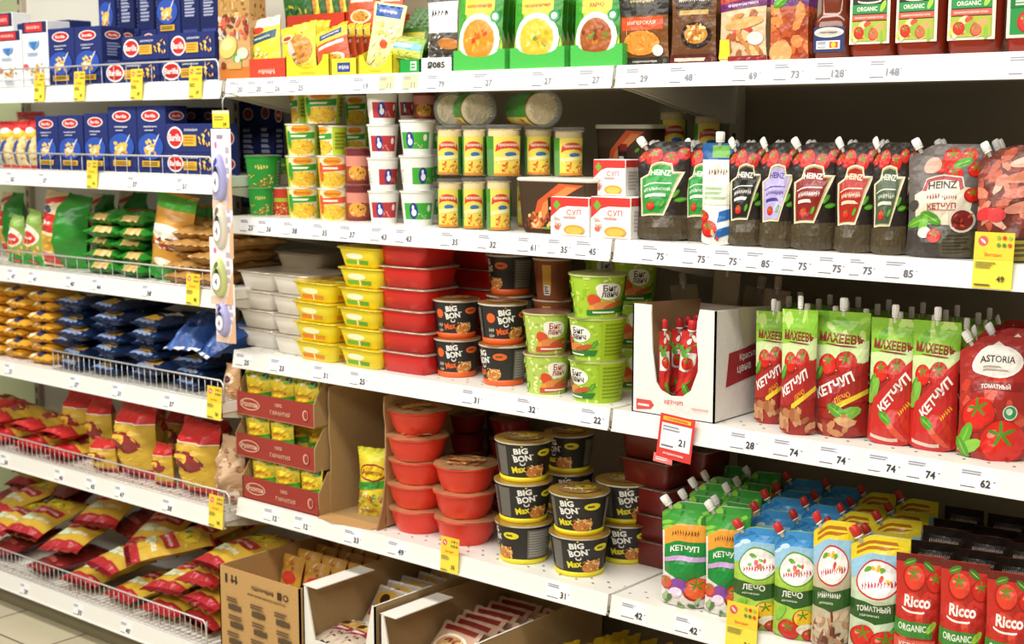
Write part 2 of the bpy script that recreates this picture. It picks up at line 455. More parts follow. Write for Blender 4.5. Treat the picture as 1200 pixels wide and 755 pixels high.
def pouch(name, w, h, d, base, art=None, spout=None, cap='f4f2ec', cut=.16, seed=1, back=None, tab=None, wob=.012, topz=0):
    tab = tab or POUCH_F
    nu, nv = 10, 14
    def grid(sg):
        G = []
        for i in range(nu + 1):
            u = i / nu; uu = u if sg < 0 else 1 - u; s_ = 2 * uu - 1; row = []
            for j in range(nv + 1):
                v = j / nv
                bul = (1 - abs(s_) ** 2.6)
                f = lerp_tab(tab, v)
                x = s_ * w / 2 * (1 - .045 * math.sin(math.pi * min(1, v / .9)) * (1 if f > .1 else 0))
                hz = h
                if spout == 'left': hz = h * (1 - cut * max(0, (.34 - uu) / .34))
                z = v * hz + h * .03 * (s_ * s_) * (1 - v) ** 6
                wv = noise.noise(Vector((uu * 3.1 + seed * 7.3, v * 4.7, seed))) * wob * min(1, f * 2) * (1 - abs(s_)) 
                wx = noise.noise(Vector((v * 3.0, seed * 3.3, 1.7))) * w * .012
                y = sg * (d / 2 * f * bul + .0008) + wv
                row.append(Vector((x + wx, y, z)))
            G.append(row)
        return G
    root = empty(name) if spout else None
    mb = MB(); gf, gb = grid(-1), grid(1)
    mb.patch(gf, (base, 'film'), art, w, h, seed=seed, fin='film'); mb.patch(gb, (back or base, 'film'))
    n = nu + 1
    bot = [gf[i][0] for i in range(n)] + [gb[i][0] for i in range(n)]
    mb.add(bot, [tuple(range(2 * n))[::-1]], (back or base, 'film'))
    for side_ in ((gf[0], gb[nu]), (gb[0], gf[nu])):     # close the thin edge seams
        vs = side_[0] + side_[1]; m = nv + 1
        mb.add(vs, [(j, j + 1, m + j + 1, m + j) for j in range(nv)], (base, 'film'), True)
    mb.add([gf[i][nv] for i in range(n)] + [gb[nu - i][nv] for i in range(n)], [(i, i + 1, n + i + 1, n + i) for i in range(nu)], (base, 'film'))
    ob = mb.build('pouch_body' if spout else name, root)
    if spout:
        if spout == 'left':
            p = Vector((-w / 2 + .15 * w, 0, h * (1 - cut * .5))); dr = Vector((-h * cut, 0, .34 * w)).normalized()
        else:
            p = Vector((topz * w, 0, h - .002)); dr = Vector((0, 0, 1))
        m = Matrix.Translation(p - dr * .006) @ dr.to_track_quat('Z', 'Y').to_matrix().to_4x4()
        mb = MB()
        mb.lathe([(.0045, 0), (.0045, .010), (.0085, .010), (.0085, .0125), (.0045, .0125)], ('f4f2ec', 'plastic'), 10, m=m)
        spo = mb.build('spout', root); mb = MB()
        mb.lathe([(.0078, .013), (.0084, .015), (.0080, .031), (.0070, .0325)], (cap, 'plastic'), 14, m=m)
        for k in range(10):
            a = k * .628; q = Vector((.0083 * math.cos(a), .0083 * math.sin(a), 0))
            mb.tube([m @ (q + Vector((0, 0, .0145))), m @ (q + Vector((0, 0, .0305)))], .0006, (cap, 'plastic'), 4)
        mb.build('cap', spo)
        return root
    return ob
def bag(name, w, h, d, base, art=None, ends=None, seed=1, lump=.1, p=.5, tw=1.0, bw=1.0, back=None, zig=True, cr=.06, q=2.4):
    """pillow bag with crimped seals at both ends"""
    nu, nv = 10, 16
    def grid(sg):
        G = []
        for i in range(nu + 1):
            u = i / nu; uu = u if sg < 0 else 1 - u; s_ = 2 * uu - 1; row = []
            for j in range(nv + 1):
                v = j / nv
                f = 0.02 if (v < cr or v > 1 - cr) else .02 + .98 * max(0, math.sin(math.pi * (v - cr) / (1 - 2 * cr))) ** p
                wf = (bw + (tw - bw) * v) * (1 - .07 * f)
                x = s_ * w / 2 * wf
                lu = noise.noise(Vector((uu * 4 + seed * 5.1, v * 6.3, seed * 1.7 + sg))) * (lump * d * f * (1 - abs(s_) ** 2)) + noise.noise(Vector((uu * 11 + seed, v * 15, seed * 2.3 + sg))) * (.05 + lump * .3) * d * f * (1 - abs(s_) ** 6)
                cz = (.004 if j % 2 else -.004) * (1 if (v < cr or v > 1 - cr) and zig else 0) * w * 2
                bend = noise.noise(Vector((seed * 2.2, v * 2.5, 4.4))) * d * .14
                y = sg * (d / 2 * f * (1 - abs(s_) ** q)) + lu + bend + cz * 0 + sg * .0006
                z = v * h + (noise.noise(Vector((uu * 9, seed * 3.1, v * 2))) * .012 * h if (v < .01 or v > .99) else 0)
                if (v < cr or v > 1 - cr): y += math.sin(uu * 26 + seed) * .0035
                row.append(Vector((x, y, z)))
            G.append(row)
        return G
    mb = MB(); gf, gb = grid(-1), grid(1)
    mb.patch(gf, (base, 'film'), art, w, h, seed=seed, fin='film'); mb.patch(gb, (back or base, 'film'), None)
    if ends:
        for g in (gf, gb): mb.art(g, [('r', 0, 0, 1, ends[1], ends[0]), ('r', 0, 1 - ends[2], 1, 1, ends[0])], w, h, seed, 'film')
    return mb.build(name)
def cup(name, rb, rt, h, wall, art=None, band=None, rim='efece2', lid='d9b36a', lidart=None, seed=1, bandh=.12, tabc=None, dome=.0015, part='cup_body', fin='print'):
    root = empty(name)
    nu, nv = 40, 6
    def rr(v): return rb + (rt - rb) * v
    z0 = 0
    G = [[Vector((rr(j / nv) * math.sin(2 * math.pi * (i / nu - .5)), -rr(j / nv) * math.cos(2 * math.pi * (i / nu - .5)), h * j / nv)) for j in range(nv + 1)] for i in range(nu + 1)]
    mb = MB(); W = math.pi * (rb + rt)
    mb.patch(G, (wall, fin), art, W, h, seed=seed)
    mb.lathe([(rb * .8, 0.0015), (rb - .001, .0)], (wall, fin), 40)
    mb.build(part, root)
    if band:
        mb = MB(); r2 = rr(bandh)
        mb.lathe([(rb * .98, -.0), (rb + .0022, .001), (r2 + .0024, h * bandh - .0015), (r2 + .0004, h * bandh)], (band, 'plastic'), 40)
        mb.build('base_band', root)
    mb = MB()
    mb.lathe([(rt, h - .005), (rt + .0022, h - .004), (rt + .003, h - .0015), (rt + .002, h + .0006), (rt - .001, h + .0008)], (rim, 'plastic'), 40)
    mb.build('rim', root)
    mb = MB()
    R2 = rt + .0035
    vs = [Vector((0, 0, h + .0012 + dome))]; fs = []
    n = 40
    for q, k in ((.5, .9), (.85, .5), (1.0, 0.1)):
        for i in range(n):
            a = 2 * math.pi * i / n; w_ = noise.noise(Vector((math.cos(a) * 3, math.sin(a) * 3, seed))) * .0012 * q
            rad = R2 * q * (1 + (.16 * math.exp(-((a - 5.2) / .16) ** 2) if q == 1 else 0))
            vs.append(Vector((rad * math.cos(a), rad * math.sin(a), h + .0012 + dome * k + (w_ if q == 1 else w_ * .3) - (.0008 if q == 1 else 0))))
    for i in range(n):
        fs.append((0, 1 + i, 1 + (i + 1) % n))
        for r in range(2):
            a = 1 + r * n; b = 1 + (r + 1) * n
            fs.append((a + i, b + i, b + (i + 1) % n, a + (i + 1) % n))
    mb.add(vs, fs, (lid, 'foil'), True)
    if lidart:
        s_ = R2 * .68
        mb.art(flat((-s_, -s_, h + .0024 + dome), (2 * s_, 0, 0), (0, 2 * s_, 0)), lidart, 2 * s_, 2 * s_, seed)
    mb.build('foil_lid', root)
    return root
def rrect(w, d, r, n=4):
    out = []
    for cx, cy, a0 in ((w / 2 - r, -d / 2 + r, -90), (w / 2 - r, d / 2 - r, 0), (-w / 2 + r, d / 2 - r, 90), (-w / 2 + r, -d / 2 + r, 180)):
        for k in range(n + 1):
            a = math.radians(a0 + 90 * k / n); out.append((cx + r * math.cos(a), cy + r * math.sin(a)))
    return out
def loft(mb, levels, key, n=4, cap0=True, cap1=False, smooth=True):
    """levels: (w, d, r, z)"""
    rings = [[Vector((x, y, z)) for x, y in rrect(w, d, r, n)] for w, d, r, z in levels]
    m = len(rings[0]); vs = [p for r in rings for p in r]; fs = []
    for i in range(len(rings) - 1):
        for k in range(m): fs.append((i * m + k, i * m + (k + 1) % m, (i + 1) * m + (k + 1) % m, (i + 1) * m + k))
    mb.add(vs, fs, key, smooth)
    if cap0: mb.add(rings[0], [tuple(range(m))[::-1]], key)
    if cap1: mb.add(rings[-1], [tuple(range(m))], key)
def tub(name, w, d, h, col, art=None, side=None, lid='e8dcc8', taper=.78, r=.018, rim=None, seed=1, lidart=None, topart=None):
    root = empty(name); mb = MB()
    wb, db = w * taper, d * (taper + .04)
    wt, dt = w * .93, d * .94
    loft(mb, [(wb * .92, db * .92, r * .7, 0), (wb, db, r * .9, .003), (wt, dt, r, h - .007), (wt, dt, r, h - .004), (w, d, r * 1.1, h - .0035), (w, d, r * 1.1, h - .001), (w * .985, d * .985, r, h - .0006)], (col, 'plastic'))
    if art:
        a, b = wb / 2 - r * .8, wt / 2 - r * .8
        mb.art([[Vector((-a, -db / 2 - .0002, .004)), Vector((-b, -dt / 2 - .0002, h - .007))], [Vector((a, -db / 2 - .0002, .004)), Vector((b, -dt / 2 - .0002, h - .007))]], art, a + b, h, seed)
    if side:
        a, b = db / 2 - r * .8, dt / 2 - r * .8
        mb.art([[Vector((wb / 2 + .0002, -a, .004)), Vector((wt / 2 + .0002, -b, h - .007))], [Vector((wb / 2 + .0002, a, .004)), Vector((wt / 2 + .0002, b, h - .007))]], side, a + b, h, seed)
    mb.build('tray', root)
    mb = MB()
    loft(mb, [(w * .985, d * .985, r, h - .0028), (w * 1.024, d * 1.02, r * 1.2, h - .0022), (w * 1.03, d * 1.026, r * 1.2, h + .0002), (w * .98, d * .98, r, h + .0014)], (lid, 'foil'), cap1=True)
    if lidart: mb.art(flat((-w * .44, -d * .44, h + .0016), (w * .88, 0, 0), (0, d * .88, 0)), lidart, w, d, seed)
    mb.build('film_lid', root)
    return root
def bowl(name, r, h, col, lid, lidcols, seed=1):
    root = empty(name); mb = MB()
    mb.lathe([(r * .3, .004), (r * .62, .003), (r * .64, 0), (r * .7, 0), (r * .72, .003), (r * .84, h * .35), (r * .9, h * .7), (r * .93, h - .008), (r * .95, h - .004), (r, h - .004), (r * 1.005, h - .002), (r * .99, h)], (col, 'plastic'), 44)
    mb.build('bowl_body', root)
    mb = MB(); rnd = random.Random(seed); n = 44; vs = [Vector((0, 0, h + .003))]; fs = []
    for q, zz in ((.45, .0035), (.8, .003), (1.0, .001)):
        for i in range(n):
            a = 2 * math.pi * i / n
            w_ = noise.noise(Vector((math.cos(a) * 4, math.sin(a) * 4, seed * 3.1))) * .003 * q
            rad = r * q * (1.012 + (w_ * 6 if q == 1 else 0) + (.1 * math.exp(-((a - 5.6) / .2) ** 2) if q == 1 else 0))
            vs.append(Vector((rad * math.cos(a), rad * math.sin(a), h + zz + w_ * .6)))
    for i in range(n):
        fs.append((0, 1 + i, 1 + (i + 1) % n))
        for t in range(2):
            a = 1 + t * n; b = a + n
            fs.append((a + i, b + i, b + (i + 1) % n, a + (i + 1) % n))
    mb.add(vs, fs, (lid, 'foil'), True)
    s_ = r * .7
    mb.art(flat((-s_, -s_, h + .0072), (2 * s_, 0, 0), (0, 2 * s_, 0)), [('sc', .12, .12, .88, .88, 40, .08, lidcols), ('e', .5, .5, .28, .16, lidcols[0])], 2 * s_, 2 * s_, seed)
    mb.build('foil_lid', root)
    return root
def jar(name, r, h, art, seed=1, contents='d9c28a'):
    """clear plastic jar of noodles with a printed sleeve and a clear lid"""
    root = empty(name)
    mb = MB(); nu, nv = 36, 4; z0, z1 = .004, h * .78
    rr = lambda z: r * (.93 + .07 * z / h)
    G = [[Vector((rr(z0 + (z1 - z0) * j / nv) * math.sin(2 * math.pi * (i / nu - .5)), -rr(z0 + (z1 - z0) * j / nv) * math.cos(2 * math.pi * (i / nu - .5)), z0 + (z1 - z0) * j / nv)) for j in range(nv + 1)] for i in range(nu + 1)]
    mb.patch(G, ('3f8f2c', 'print'), art, 2 * math.pi * r, z1 - z0, seed=seed)
    mb.build('sleeve', root)
    mb = MB(); rnd = random.Random(seed); rc = r * .95                      # noodle bricks seen through the clear plastic
    mb.lathe([(rc * .86, .003), (rc * .9, .006), (rc * .93, h * .88), (rc * .8, h * .9)], (contents, 'card'), 28)
    for k in range(46):
        a = rnd.uniform(0, 6.28); q = rc * math.sqrt(rnd.random()) * .86
        c = Vector((q * math.cos(a), q * math.sin(a), h * .9)); ph = rnd.uniform(0, 3.14); l = r * .18
        for zz in (h * .9, .0026):
            pts = [Vector((c.x + math.cos(ph) * l * t, c.y + math.sin(ph) * l * t + .0022 * math.sin(t * 6), zz + (.0012 if zz > .01 else -.0002))) for t in (-1, -.5, 0, .5, 1)]
            mb.tube(pts, .0015, (rnd.choice(['e6d29c', 'd8c085', 'efe0b4']), 'card'), 5)
    mb.build('noodles', root)
    mb = MB(); mb.lathe([(r * .9, .0), (r * .935, .002), (r * .99, h * .9), (r, h * .92), (r * .99, h * .93)], ('f2f4f0', 'clear'), 36); mb.build('clear_wall', root)
    mb = MB(); mb.lathe([(r * 1.03, h * .925), (r * 1.05, h * .93), (r * 1.05, h * .985), (r * 1.0, h), (r * .8, h - .002)], ('f2f4f0', 'clear'), 36); mb.build('clear_lid', root)
    return root
def bottle(name, prof, h, w, glass, art, label_z, capc, seed=1, sq=True):
    """sauce bottle; prof = [(half width, z)]"""
    root = empty(name); mb = MB()
    loft(mb, [(2 * a, 2 * a * .72, a * .55, z) for a, z in prof], (glass, 'gloss'), n=6, cap1=True)
    mb.build('bottle_body', root)
    z0, z1 = label_z; a = max(p[0] for p in prof)
    mb = MB(); yy = -a * .72 - .0006; nu = 8
    G = []
    for i in range(nu + 1):
        u = i / nu; x = (u - .5) * 2 * a * .86; yb = yy + .003 * abs(2 * u - 1) ** 4
        G.append([Vector((x, yb, z0)), Vector((x, yb, z1))])
    mb.patch(G, ('e9e2cc', 'print'), art, 2 * a * .86, z1 - z0, seed=seed)
    mb.build('label', root)
    zt = prof[-1][1]; rt = prof[-1][0]
    mb = MB(); mb.lathe([(rt * 1.12, zt - .004), (rt * 1.14, zt), (rt * 1.12, zt + .026), (rt * .9, zt + .029)], (capc, 'plastic'), 24); mb.build('cap', root)
    return root
def display_tray(name, w, d, hf, hb, key, front=None, side=None, notch=.0, seed=1, inner=None):
    """open cardboard display tray: low notched front, sides rising to the back"""
    t = .0022; mb = MB(); inner = inner or key
    mb.box(w, d, t, key, b=.0004)
    pts = [(-w / 2, 0), (w / 2, 0), (w / 2, hf)]
    if notch > 0:
        a = w * .36
        pts += [(a, hf)] + [(a * math.cos(q * math.pi / 8), hf - notch * math.sin(q * math.pi / 8)) for q in range(1, 8)] + [(-a, hf)]
    pts += [(-w / 2, hf)]
    mb.prism(pts, -d / 2, -d / 2 + t, key)
    mb.prism([(-w / 2, 0), (w / 2, 0), (w / 2, hb), (-w / 2, hb)], d / 2 - t, d / 2, key)
    for sx in (-1, 1):
        x = sx * (w / 2 - t / 2)
        mb.prism([(-d / 2, 0), (d / 2, 0), (d / 2, hb), (-d / 2 + d * .45, hb * .92), (-d / 2, hf)], x - t / 2, x + t / 2, key, 'x')
    if front: mb.art(flat((-w / 2, -d / 2 - .0003, 0), (w, 0, 0), (0, 0, hf)), front, w, hf, seed)
    if side: mb.art(flat((w / 2 + .0003, -d / 2, 0), (0, d, 0), (0, 0, hf)), side, d, hf, seed)
    return mb.build(name)

# ------------------------------------------------------------------ placing
DES = {}
GROUP = {}
ON = {'A': ' on the top shelf', 'B': ' on the second shelf', 'C': ' on the third shelf', 'D': ' on the fourth shelf', 'E': ' on the bottom shelf', 'L1': ' on the top pasta shelf', 'L2': ' on the second pasta shelf', 'L3': ' on the third pasta shelf', 'L4': ' on the fourth pasta shelf', 'L5': ' on the fifth pasta shelf', 'L6': ' on the bottom pasta shelf'}
GROUP.update({'pb1': 'navy pasta boxes', 'pb2': 'navy pasta boxes', 'pbl': 'lying spaghetti boxes', 'pbd': 'dark backed pasta boxes', 'pbw': 'white macaroni boxes', 'rbag': 'red and yellow pasta bags', 'gtri': 'light green pasta bags', 'gbag': 'tall green pasta bags', 'glie': 'lying green pasta bags', 'spag': 'golden spaghetti bags', 'blie': 'lying brown pasta bags',
 'ylie': 'yellow pasta bags', 'nlie': 'navy pasta bags', 'ntw': 'shiny blue pasta bags', 'ry': 'yellow noodle bags with red tops', 'rl': 'lying red noodle bags', 'mk': 'yellow macaroni bags', 'mr': 'dark red macaroni bags', 'gb': 'yellow noodle packets', 'so': 'orange soup packets', 'dk': 'dark green seasoning packets', 'sp0': 'soup packets in the green trays', 'sp1': 'soup packets in the green trays', 'sp2': 'soup packets in the green trays',
 'trL': 'green display trays', 'trY': 'yellow display trays', 'trR': 'red display trays', 'sa0': 'dark marinade sachets', 'sa1': 'dark marinade sachets', 'sa2': 'burger sachets', 'sa3': 'chicken wing sachets', 'gc': 'green noodle cups', 'rg': 'lime noodle cups', 'ro': 'orange banded noodle cups', 'pk': 'brown and pink noodle cups', 'wr': 'red labelled puree tubs', 'wg': 'green labelled puree tubs', 'jr': 'clear noodle jars', 'dn': 'brown ready meal trays', 'sx': 'white and red soup boxes',
 'wt': 'white noodle trays', 'yo': 'yellow noodle trays', 'yg': 'yellow noodle trays', 'rt': 'red noodle trays', 'bo': 'black and orange noodle cups', 'by': 'black and yellow noodle cups', 'bw': 'brown noodle cups', 'bz': 'green noodle cups', 'bp': 'red lettered green noodle cups', 'nt': 'noodle cartons', 'np': 'yellow noodle packets in the cartons', 'rb': 'round red noodle bowls', 'db': 'red noodle bowls with shade painted in', 'dr': 'dark red trays', 'pc': 'pale noodle packets', 'pt': 'orange noodle packets', 'pr': 'tan noodle packets',
 'obt': 'brown ketchup bottles', 'hg': 'dark ketchup pouches', 'hk': 'dark ketchup pouches', 'hp': 'dark ketchup pouches', 'hd': 'dark ketchup pouches', 'hr': 'dark ketchup pouches', 'hb': 'dark ketchup pouches', 'hbig': 'large grey ketchup pouches', 'sau': 'sausage printed pouches', 'st': 'red capped stick pouches', 'bgp': 'beige spouted pouches', 'mA': 'green and red ketchup pouches', 'mB': 'green and red ketchup pouches', 'mC': 'green and red ketchup pouches', 'as': 'red tomato ketchup pouches',
 'wi': 'white edged ketchup pouches', 'ra': 'blue topped ketchup pouches', 'rb2': 'yellow topped ketchup pouches', 'rc2': 'yellow topped ketchup pouches', 'ri': 'red ketchup pouches', 'ylp': 'yellow packets'})
def design(key, fn, w, d, h, round_=False, cat='package'): DES[key] = dict(fn=fn, w=w, d=d, h=h, round=round_, cat=cat, root=None)
def inst(key):
    D = DES[key]; D['n'] = D.get('n', 0) + 1
    if D['root'] is None: D['root'] = D['fn'](); return D['root']
    return dup(D['root'])
def put(key, label, sh, xl, xr, yt=None, yb=None, dy=.02, rz=None, zb=None, group=None, h=None, w=None, ky=None, rx=0, ry=0, cat=None, X=None, Y=None):
    """stand a product on shelf sh so that it spans photo columns xl..xr and reaches row yt. returns (root, X, Y, top z)"""
    D = DES[key]; z0 = ZT[sh] if zb is None else zb
    xc = (xl + xr) / 2
    if Y is None:
        Y = YF[sh] + dy
        if yb is not None:
            p = px_on_z(xc, yb, z0)
            Y = min(max(p.y, YF[sh] + .012), BACK - D['d'] - .01)
    hh = h or D['h']
    yc = Y
    ww = w or D['w']
    for _ in range(4):
        kx = ww / D['w']
        yc = Y + D['d'] * kx * .5
        ym = yc if D['round'] else Y
        zm = z0 + hh * .5
        xa, xb = px_X(xl, ym, zm), px_X(xr, ym, zm)
        Xc = (xa + xb) / 2 if X is None else X
        if w is None:
            ww = (xb - xa) * (math.cos(math.atan2(abs(Xc), ym)) if D['round'] else 1)
        if yt is not None and h is None:
            hh = max(.01, px_Z(yt, Xc, (Y if not D['round'] else yc)) - z0)
    kx = ww / D['w']; kz = hh / D['h']
    r = inst(key)
    if rz is None: rz = 0 if not D['round'] else math.degrees(math.atan2(-Xc, yc)) * .85
    r.location = (Xc, yc, z0 + CAMH)
    r.rotation_euler = (math.radians(rx), math.radians(ry), math.radians(rz))
    r.scale = (kx, ky or kx, kz)
    tag(r, label, cat or D['cat'], group or GROUP.get(key) and GROUP[key] + ON[sh])
    return r, Xc, Y, z0 + hh
def stack(key, labels, sh, xl, xr, yt, yb=None, dy=.02, group=None, jit=.004, rz=None, rzs=None, seed=3, cat=None, gap=0, Y=None):
    """labels bottom-up; each piece stands on the one below"""
    rnd = random.Random(seed); D = DES[key]; n = len(labels); out = []
    r, Xc, Y, zt = put(key, labels[0], sh, xl, xr, yt, yb, dy, rz, group=group, cat=cat, Y=Y)
    H = zt - ZT[sh]; each = H / n
    kx = r.scale.x
    for i in range(n):
        o = r if i == 0 else dup(r)
        o.scale = (kx, kx, (each - gap) / D['h'])
        base = r.rotation_euler.z if i == 0 else r0
        if i == 0: r0 = base
        o.location = (Xc + (rnd.uniform(-jit, jit) if i else 0), r.location.y + (rnd.uniform(-jit, jit) if i else 0), CAMH + ZT[sh] + i * each)
        o.rotation_euler = (0, 0, r0 + math.radians(rzs[i] if rzs else rnd.uniform(-3, 3)))
        tag(o, labels[i], cat or D['cat'], group or GROUP.get(key) and GROUP[key] + ON[sh])
        out.append(o)
    return out
def lay(key, label, sh, xc, yc, zb=None, Y=None, dy=None, rz=0, pitch=0, roll=0, s=1.0, t=None, cat=None, group=None, ln=None):
    """lay a bag flat: its length runs into the shelf (rz=0), its print faces up. Placed by column xc at depth dy behind the edge"""
    D = DES[key]; z0 = ZT[sh] if zb is None else zb
    Y = YF[sh] + dy if Y is None else Y
    th = (t or D['d'])
    zc = z0 + th / 2
    X = px_X(xc, Y, zc)
    o = inst(key)
    L = (ln or D['h'])
    m = Matrix.Rotation(math.radians(rz), 3, 'Z') @ Matrix.Rotation(math.radians(-90 + pitch), 3, 'X') @ Matrix.Rotation(math.radians(roll), 3, 'Z')
    o.rotation_euler = m.to_euler()
    off = m @ Vector((0, 0, 0))
    o.location = (X, Y, zc + CAMH)
    o.scale = (s, th / D['d'], L / D['h'])
    tag(o, label, cat or D['cat'], group or GROUP.get(key) and GROUP[key] + ON[sh])
    return o
# ================================================================== LEFT BAY: pasta
NAVY = '24306e'; NAV2 = '1b2456'
def pasta_box_art(name, pic):
    a = [('e', .5, .86, .34, .085, 'f3f1ec'), ('e', .5, .86, .30, .07, 'd02a2a'), ('t', 'Barilla', .5, .86, .05, 'ffffff', .5),
         ('scr', .5, .70, .5, .035, 'e8e8ee'), ('ln', .3, .63, .7, .66, 1, 'b8bcd6'), ('e', .5, .40, .46, .2, '2f55b4')]
    a += [('o', .72, .50, .22, .02, 'e8e8ee', 62), ('o', .45, .37, .20, .12, 'f0e4c0', 20)]
    a += [('sc', .28, .28, .68, .5, 16, .085, ['f0c452', 'e2a93a', 'f6d67c', 'd89a30'], pic)]
    a += [('r', .18, .10, .82, .19, 'e0b23c'), ('ln', .22, .115, .78, .175, 2, '4a3a14')]
    return a
box_side = [('e', .5, .86, .36, .07, 'f3f1ec'), ('e', .5, .86, .31, .055, 'd02a2a'), ('t', 'Barilla', .5, .86, .035, 'ffffff', .5), ('ln', .2, .5, .85, .74, 5, '8f96c4'), ('ln', .2, .12, .85, .44, 6, '7e86b8')]
lie_front = [('e', .20, .52, .17, .40, 'f3f1ec'), ('e', .20, .52, .145, .33, 'd02a2a'), ('t', 'Barilla', .20, .52, .26, 'ffffff', .24), ('scr', .55, .80, 0.285, .11, 'dfe0ea', 0),
             ('r', .38, .22, .66, .62, 'e3b440'), ('ln', .4, .28, .64, .58, 3, 'b98520'), ('sc', .70, .25, .94, .8, 14, .03, ['f0c452', 'e2a93a', 'f6d67c'], .5)]
design('pb1', lambda: carton('pasta_box', .085, .05, .185, (NAVY, 'card'), pasta_box_art('FUSILLI', .5), box_side, seed=4), .085, .05, .185, cat='pasta box')
design('pb2', lambda: carton('pasta_box', .085, .05, .185, (NAVY, 'card'), pasta_box_art('FARFALLE', .8), box_side, seed=9), .085, .05, .185, cat='pasta box')
design('pbl', lambda: carton('spaghetti_box', .24, .085, .075, (NAVY, 'card'), lie_front, [('e', .5, .5, .34, .3, 'f3f1ec'), ('e', .5, .5, .3, .25, 'd02a2a')], seed=2), .24, .085, .075, cat='pasta box')
design('pbd', lambda: carton('pasta_box', .085, .05, .185, (NAV2, 'card'), [('e', .5, .88, .28, .06, 'cfc6bb'), ('e', .5, .88, .24, .048, '93302c'), ('ln', .2, .3, .8, .75, 9, 'a9aecb'), ('r', .1, .04, .9, .1, '3a4689')], box_side, seed=5), .085, .05, .185, cat='pasta box')
white_art = [('r', 0, .83, 1, 1, '2c2a58'), ('r', .12, .85, .82, .98, 'd8322f'), ('t', 'МАКФА', .47, .915, .05, 'f7e9e2', .6), ('e', .48, .68, .22, .09, '6f9fd2'), ('e', .48, .71, .2, .06, 'cfe0f0'), ('p', [(.30, .70), (.48, .56), (.66, .70)], '3f78bd'),
             ('ln', .2, .48, .8, .54, 2, '9ab0c8'), ('sc', .3, .2, .85, .36, 26, .07, ['c99a3a', 'e2bb62', 'b98428'], .4), ('c', .13, .32, .11, 'd85a5a'), ('ln', .3, .05, .8, .14, 3, 'aab4c0')]
design('pbw', lambda: carton('macaroni_box', .085, .05, .20, ('f1f2f4', 'card'), white_art, [('ln', .15, .15, .85, .8, 8, '98a4b4')], seed=7), .085, .05, .20, cat='pasta box')

put('pbw', 'white macaroni box with navy top, cut by the left edge on the top shelf', 'L1', -3, 25, 36, dy=.05)
put('pbw', 'white macaroni box with navy top, right of its twin on the top shelf', 'L1', 27, 56, 25, dy=.05)
put('pb1', 'upright navy pasta box next to the white boxes on the top shelf', 'L1', 57, 87, 33, dy=.05)
put('pb1', 'upright navy pasta box, second from the white boxes on the top shelf', 'L1', 88, 119, 31, dy=.05)
_, _, _, t1 = put('pbl', 'navy spaghetti box lying lower left of four on the top shelf', 'L1', 121, 185, 71, dy=.05, ky=1)
_, _, _, t2 = put('pbl', 'navy spaghetti box lying lower right of four on the top shelf', 'L1', 187, 254, 69, dy=.05, ky=1)
put('pbl', 'navy spaghetti box lying upper left of four on the top shelf', 'L1', 144, 199, 42, dy=.055, zb=t1, ky=1)
_, _, _, t3 = put('pbl', 'navy spaghetti box lying upper right of four on the top shelf', 'L1', 201, 254, 38, dy=.055, zb=t2, ky=1)
put('pbd', 'navy pasta box showing its back beside the lying boxes on the top shelf', 'L1', 122, 142, 33, dy=.14)
put('pb1', 'navy pasta box peeping behind the upper left lying box', 'L1', 146, 163, 34, dy=.21)
put('pb1', 'navy pasta box peeping behind between the two upper lying boxes', 'L1', 166, 184, 35, dy=.21)
put('pb2', 'tall navy pasta box at the left of those stacked above the top lying boxes', 'L1', 113, 136, -32, dy=.26, zb=t3, w=.085)
put('pbd', 'dark back side pasta box, second of those stacked above the lying boxes', 'L1', 137, 158, -32, dy=.255, zb=t3, w=.08)
put('pbd', 'dark back side pasta box, third of those stacked above the lying boxes', 'L1', 159, 181, -32, dy=.25, zb=t3, w=.08)
put('pb2', 'tall navy pasta box with pasta picture, fourth of those above the lying boxes', 'L1', 183, 210, -32, dy=.15, zb=t3)
put('pbd', 'dark back side pasta box, fifth of those stacked above the lying boxes', 'L1', 212, 233, -32, dy=.15, zb=t3)
put('pbd', 'dark back side pasta box, rightmost of those stacked above the lying boxes', 'L1', 234, 255, -32, dy=.15, zb=t3)
for i, (a, b, y) in enumerate(((128, 160, 40), (163, 200, 40), (203, 238, 38))):   # boxes carrying the tall ones
    put('pbd', 'navy pasta box hidden in the %s place of the back row on the top shelf' % ORD[i], 'L1', a - 12, b - 12, 41, dy=.26)
put('pbl', 'navy spaghetti box lying at the back behind the white macaroni boxes', 'L1', 18, 78, 20, dy=.20, h=.22, ky=1)
put('pbw', 'white macaroni box at the very back left of the top shelf', 'L1', -6, 16, 15, dy=.28)

# second shelf
red_bag = [('r', 0, .78, 1, 1, 'd22c2e'), ('e', .5, .74, .4, .1, 'f0c23a'), ('e', .5, .8, .25, .06, 'f3efe6'), ('sc', .15, .2, .85, .66, 30, .1, ['e0b040', 'f1d27c', 'c99228'], .35), ('p', [(.1, .1), (.55, .6), (.7, .6), (.3, .1)], '31509c'), ('r', 0, 0, 1, .08, 'cf2f34')]
design('rbag', lambda: bag('pasta_bag', .085, .2, .05, 'e6d5a2', red_bag, ('c8282c', .07, .07), seed=3), .085, .05, .2, cat='pasta bag')
put('rbag', 'red and yellow pasta bag cut by the left edge on the second shelf', 'L2', -9, 14, 142, dy=.06)
put('rbag', 'red and yellow pasta bag in the middle of three on the second shelf', 'L2', 8, 27, 142, dy=.045)
put('rbag', 'red and yellow pasta bag next to the navy boxes on the second shelf', 'L2', 22, 42, 141, dy=.05)
for i, (a, b, y, k) in enumerate(((42, 68, 136, 'pb1'), (69, 97, 135, 'pb1'), (99, 126, 133, 'pb2'), (127, 160, 125, 'pb2'), (161, 194, 124, 'pb1'))):
    put(k, ('upright navy pasta box, %s from the left on the second shelf' % ORD[i]), 'L2', a, b, y, dy=.05)
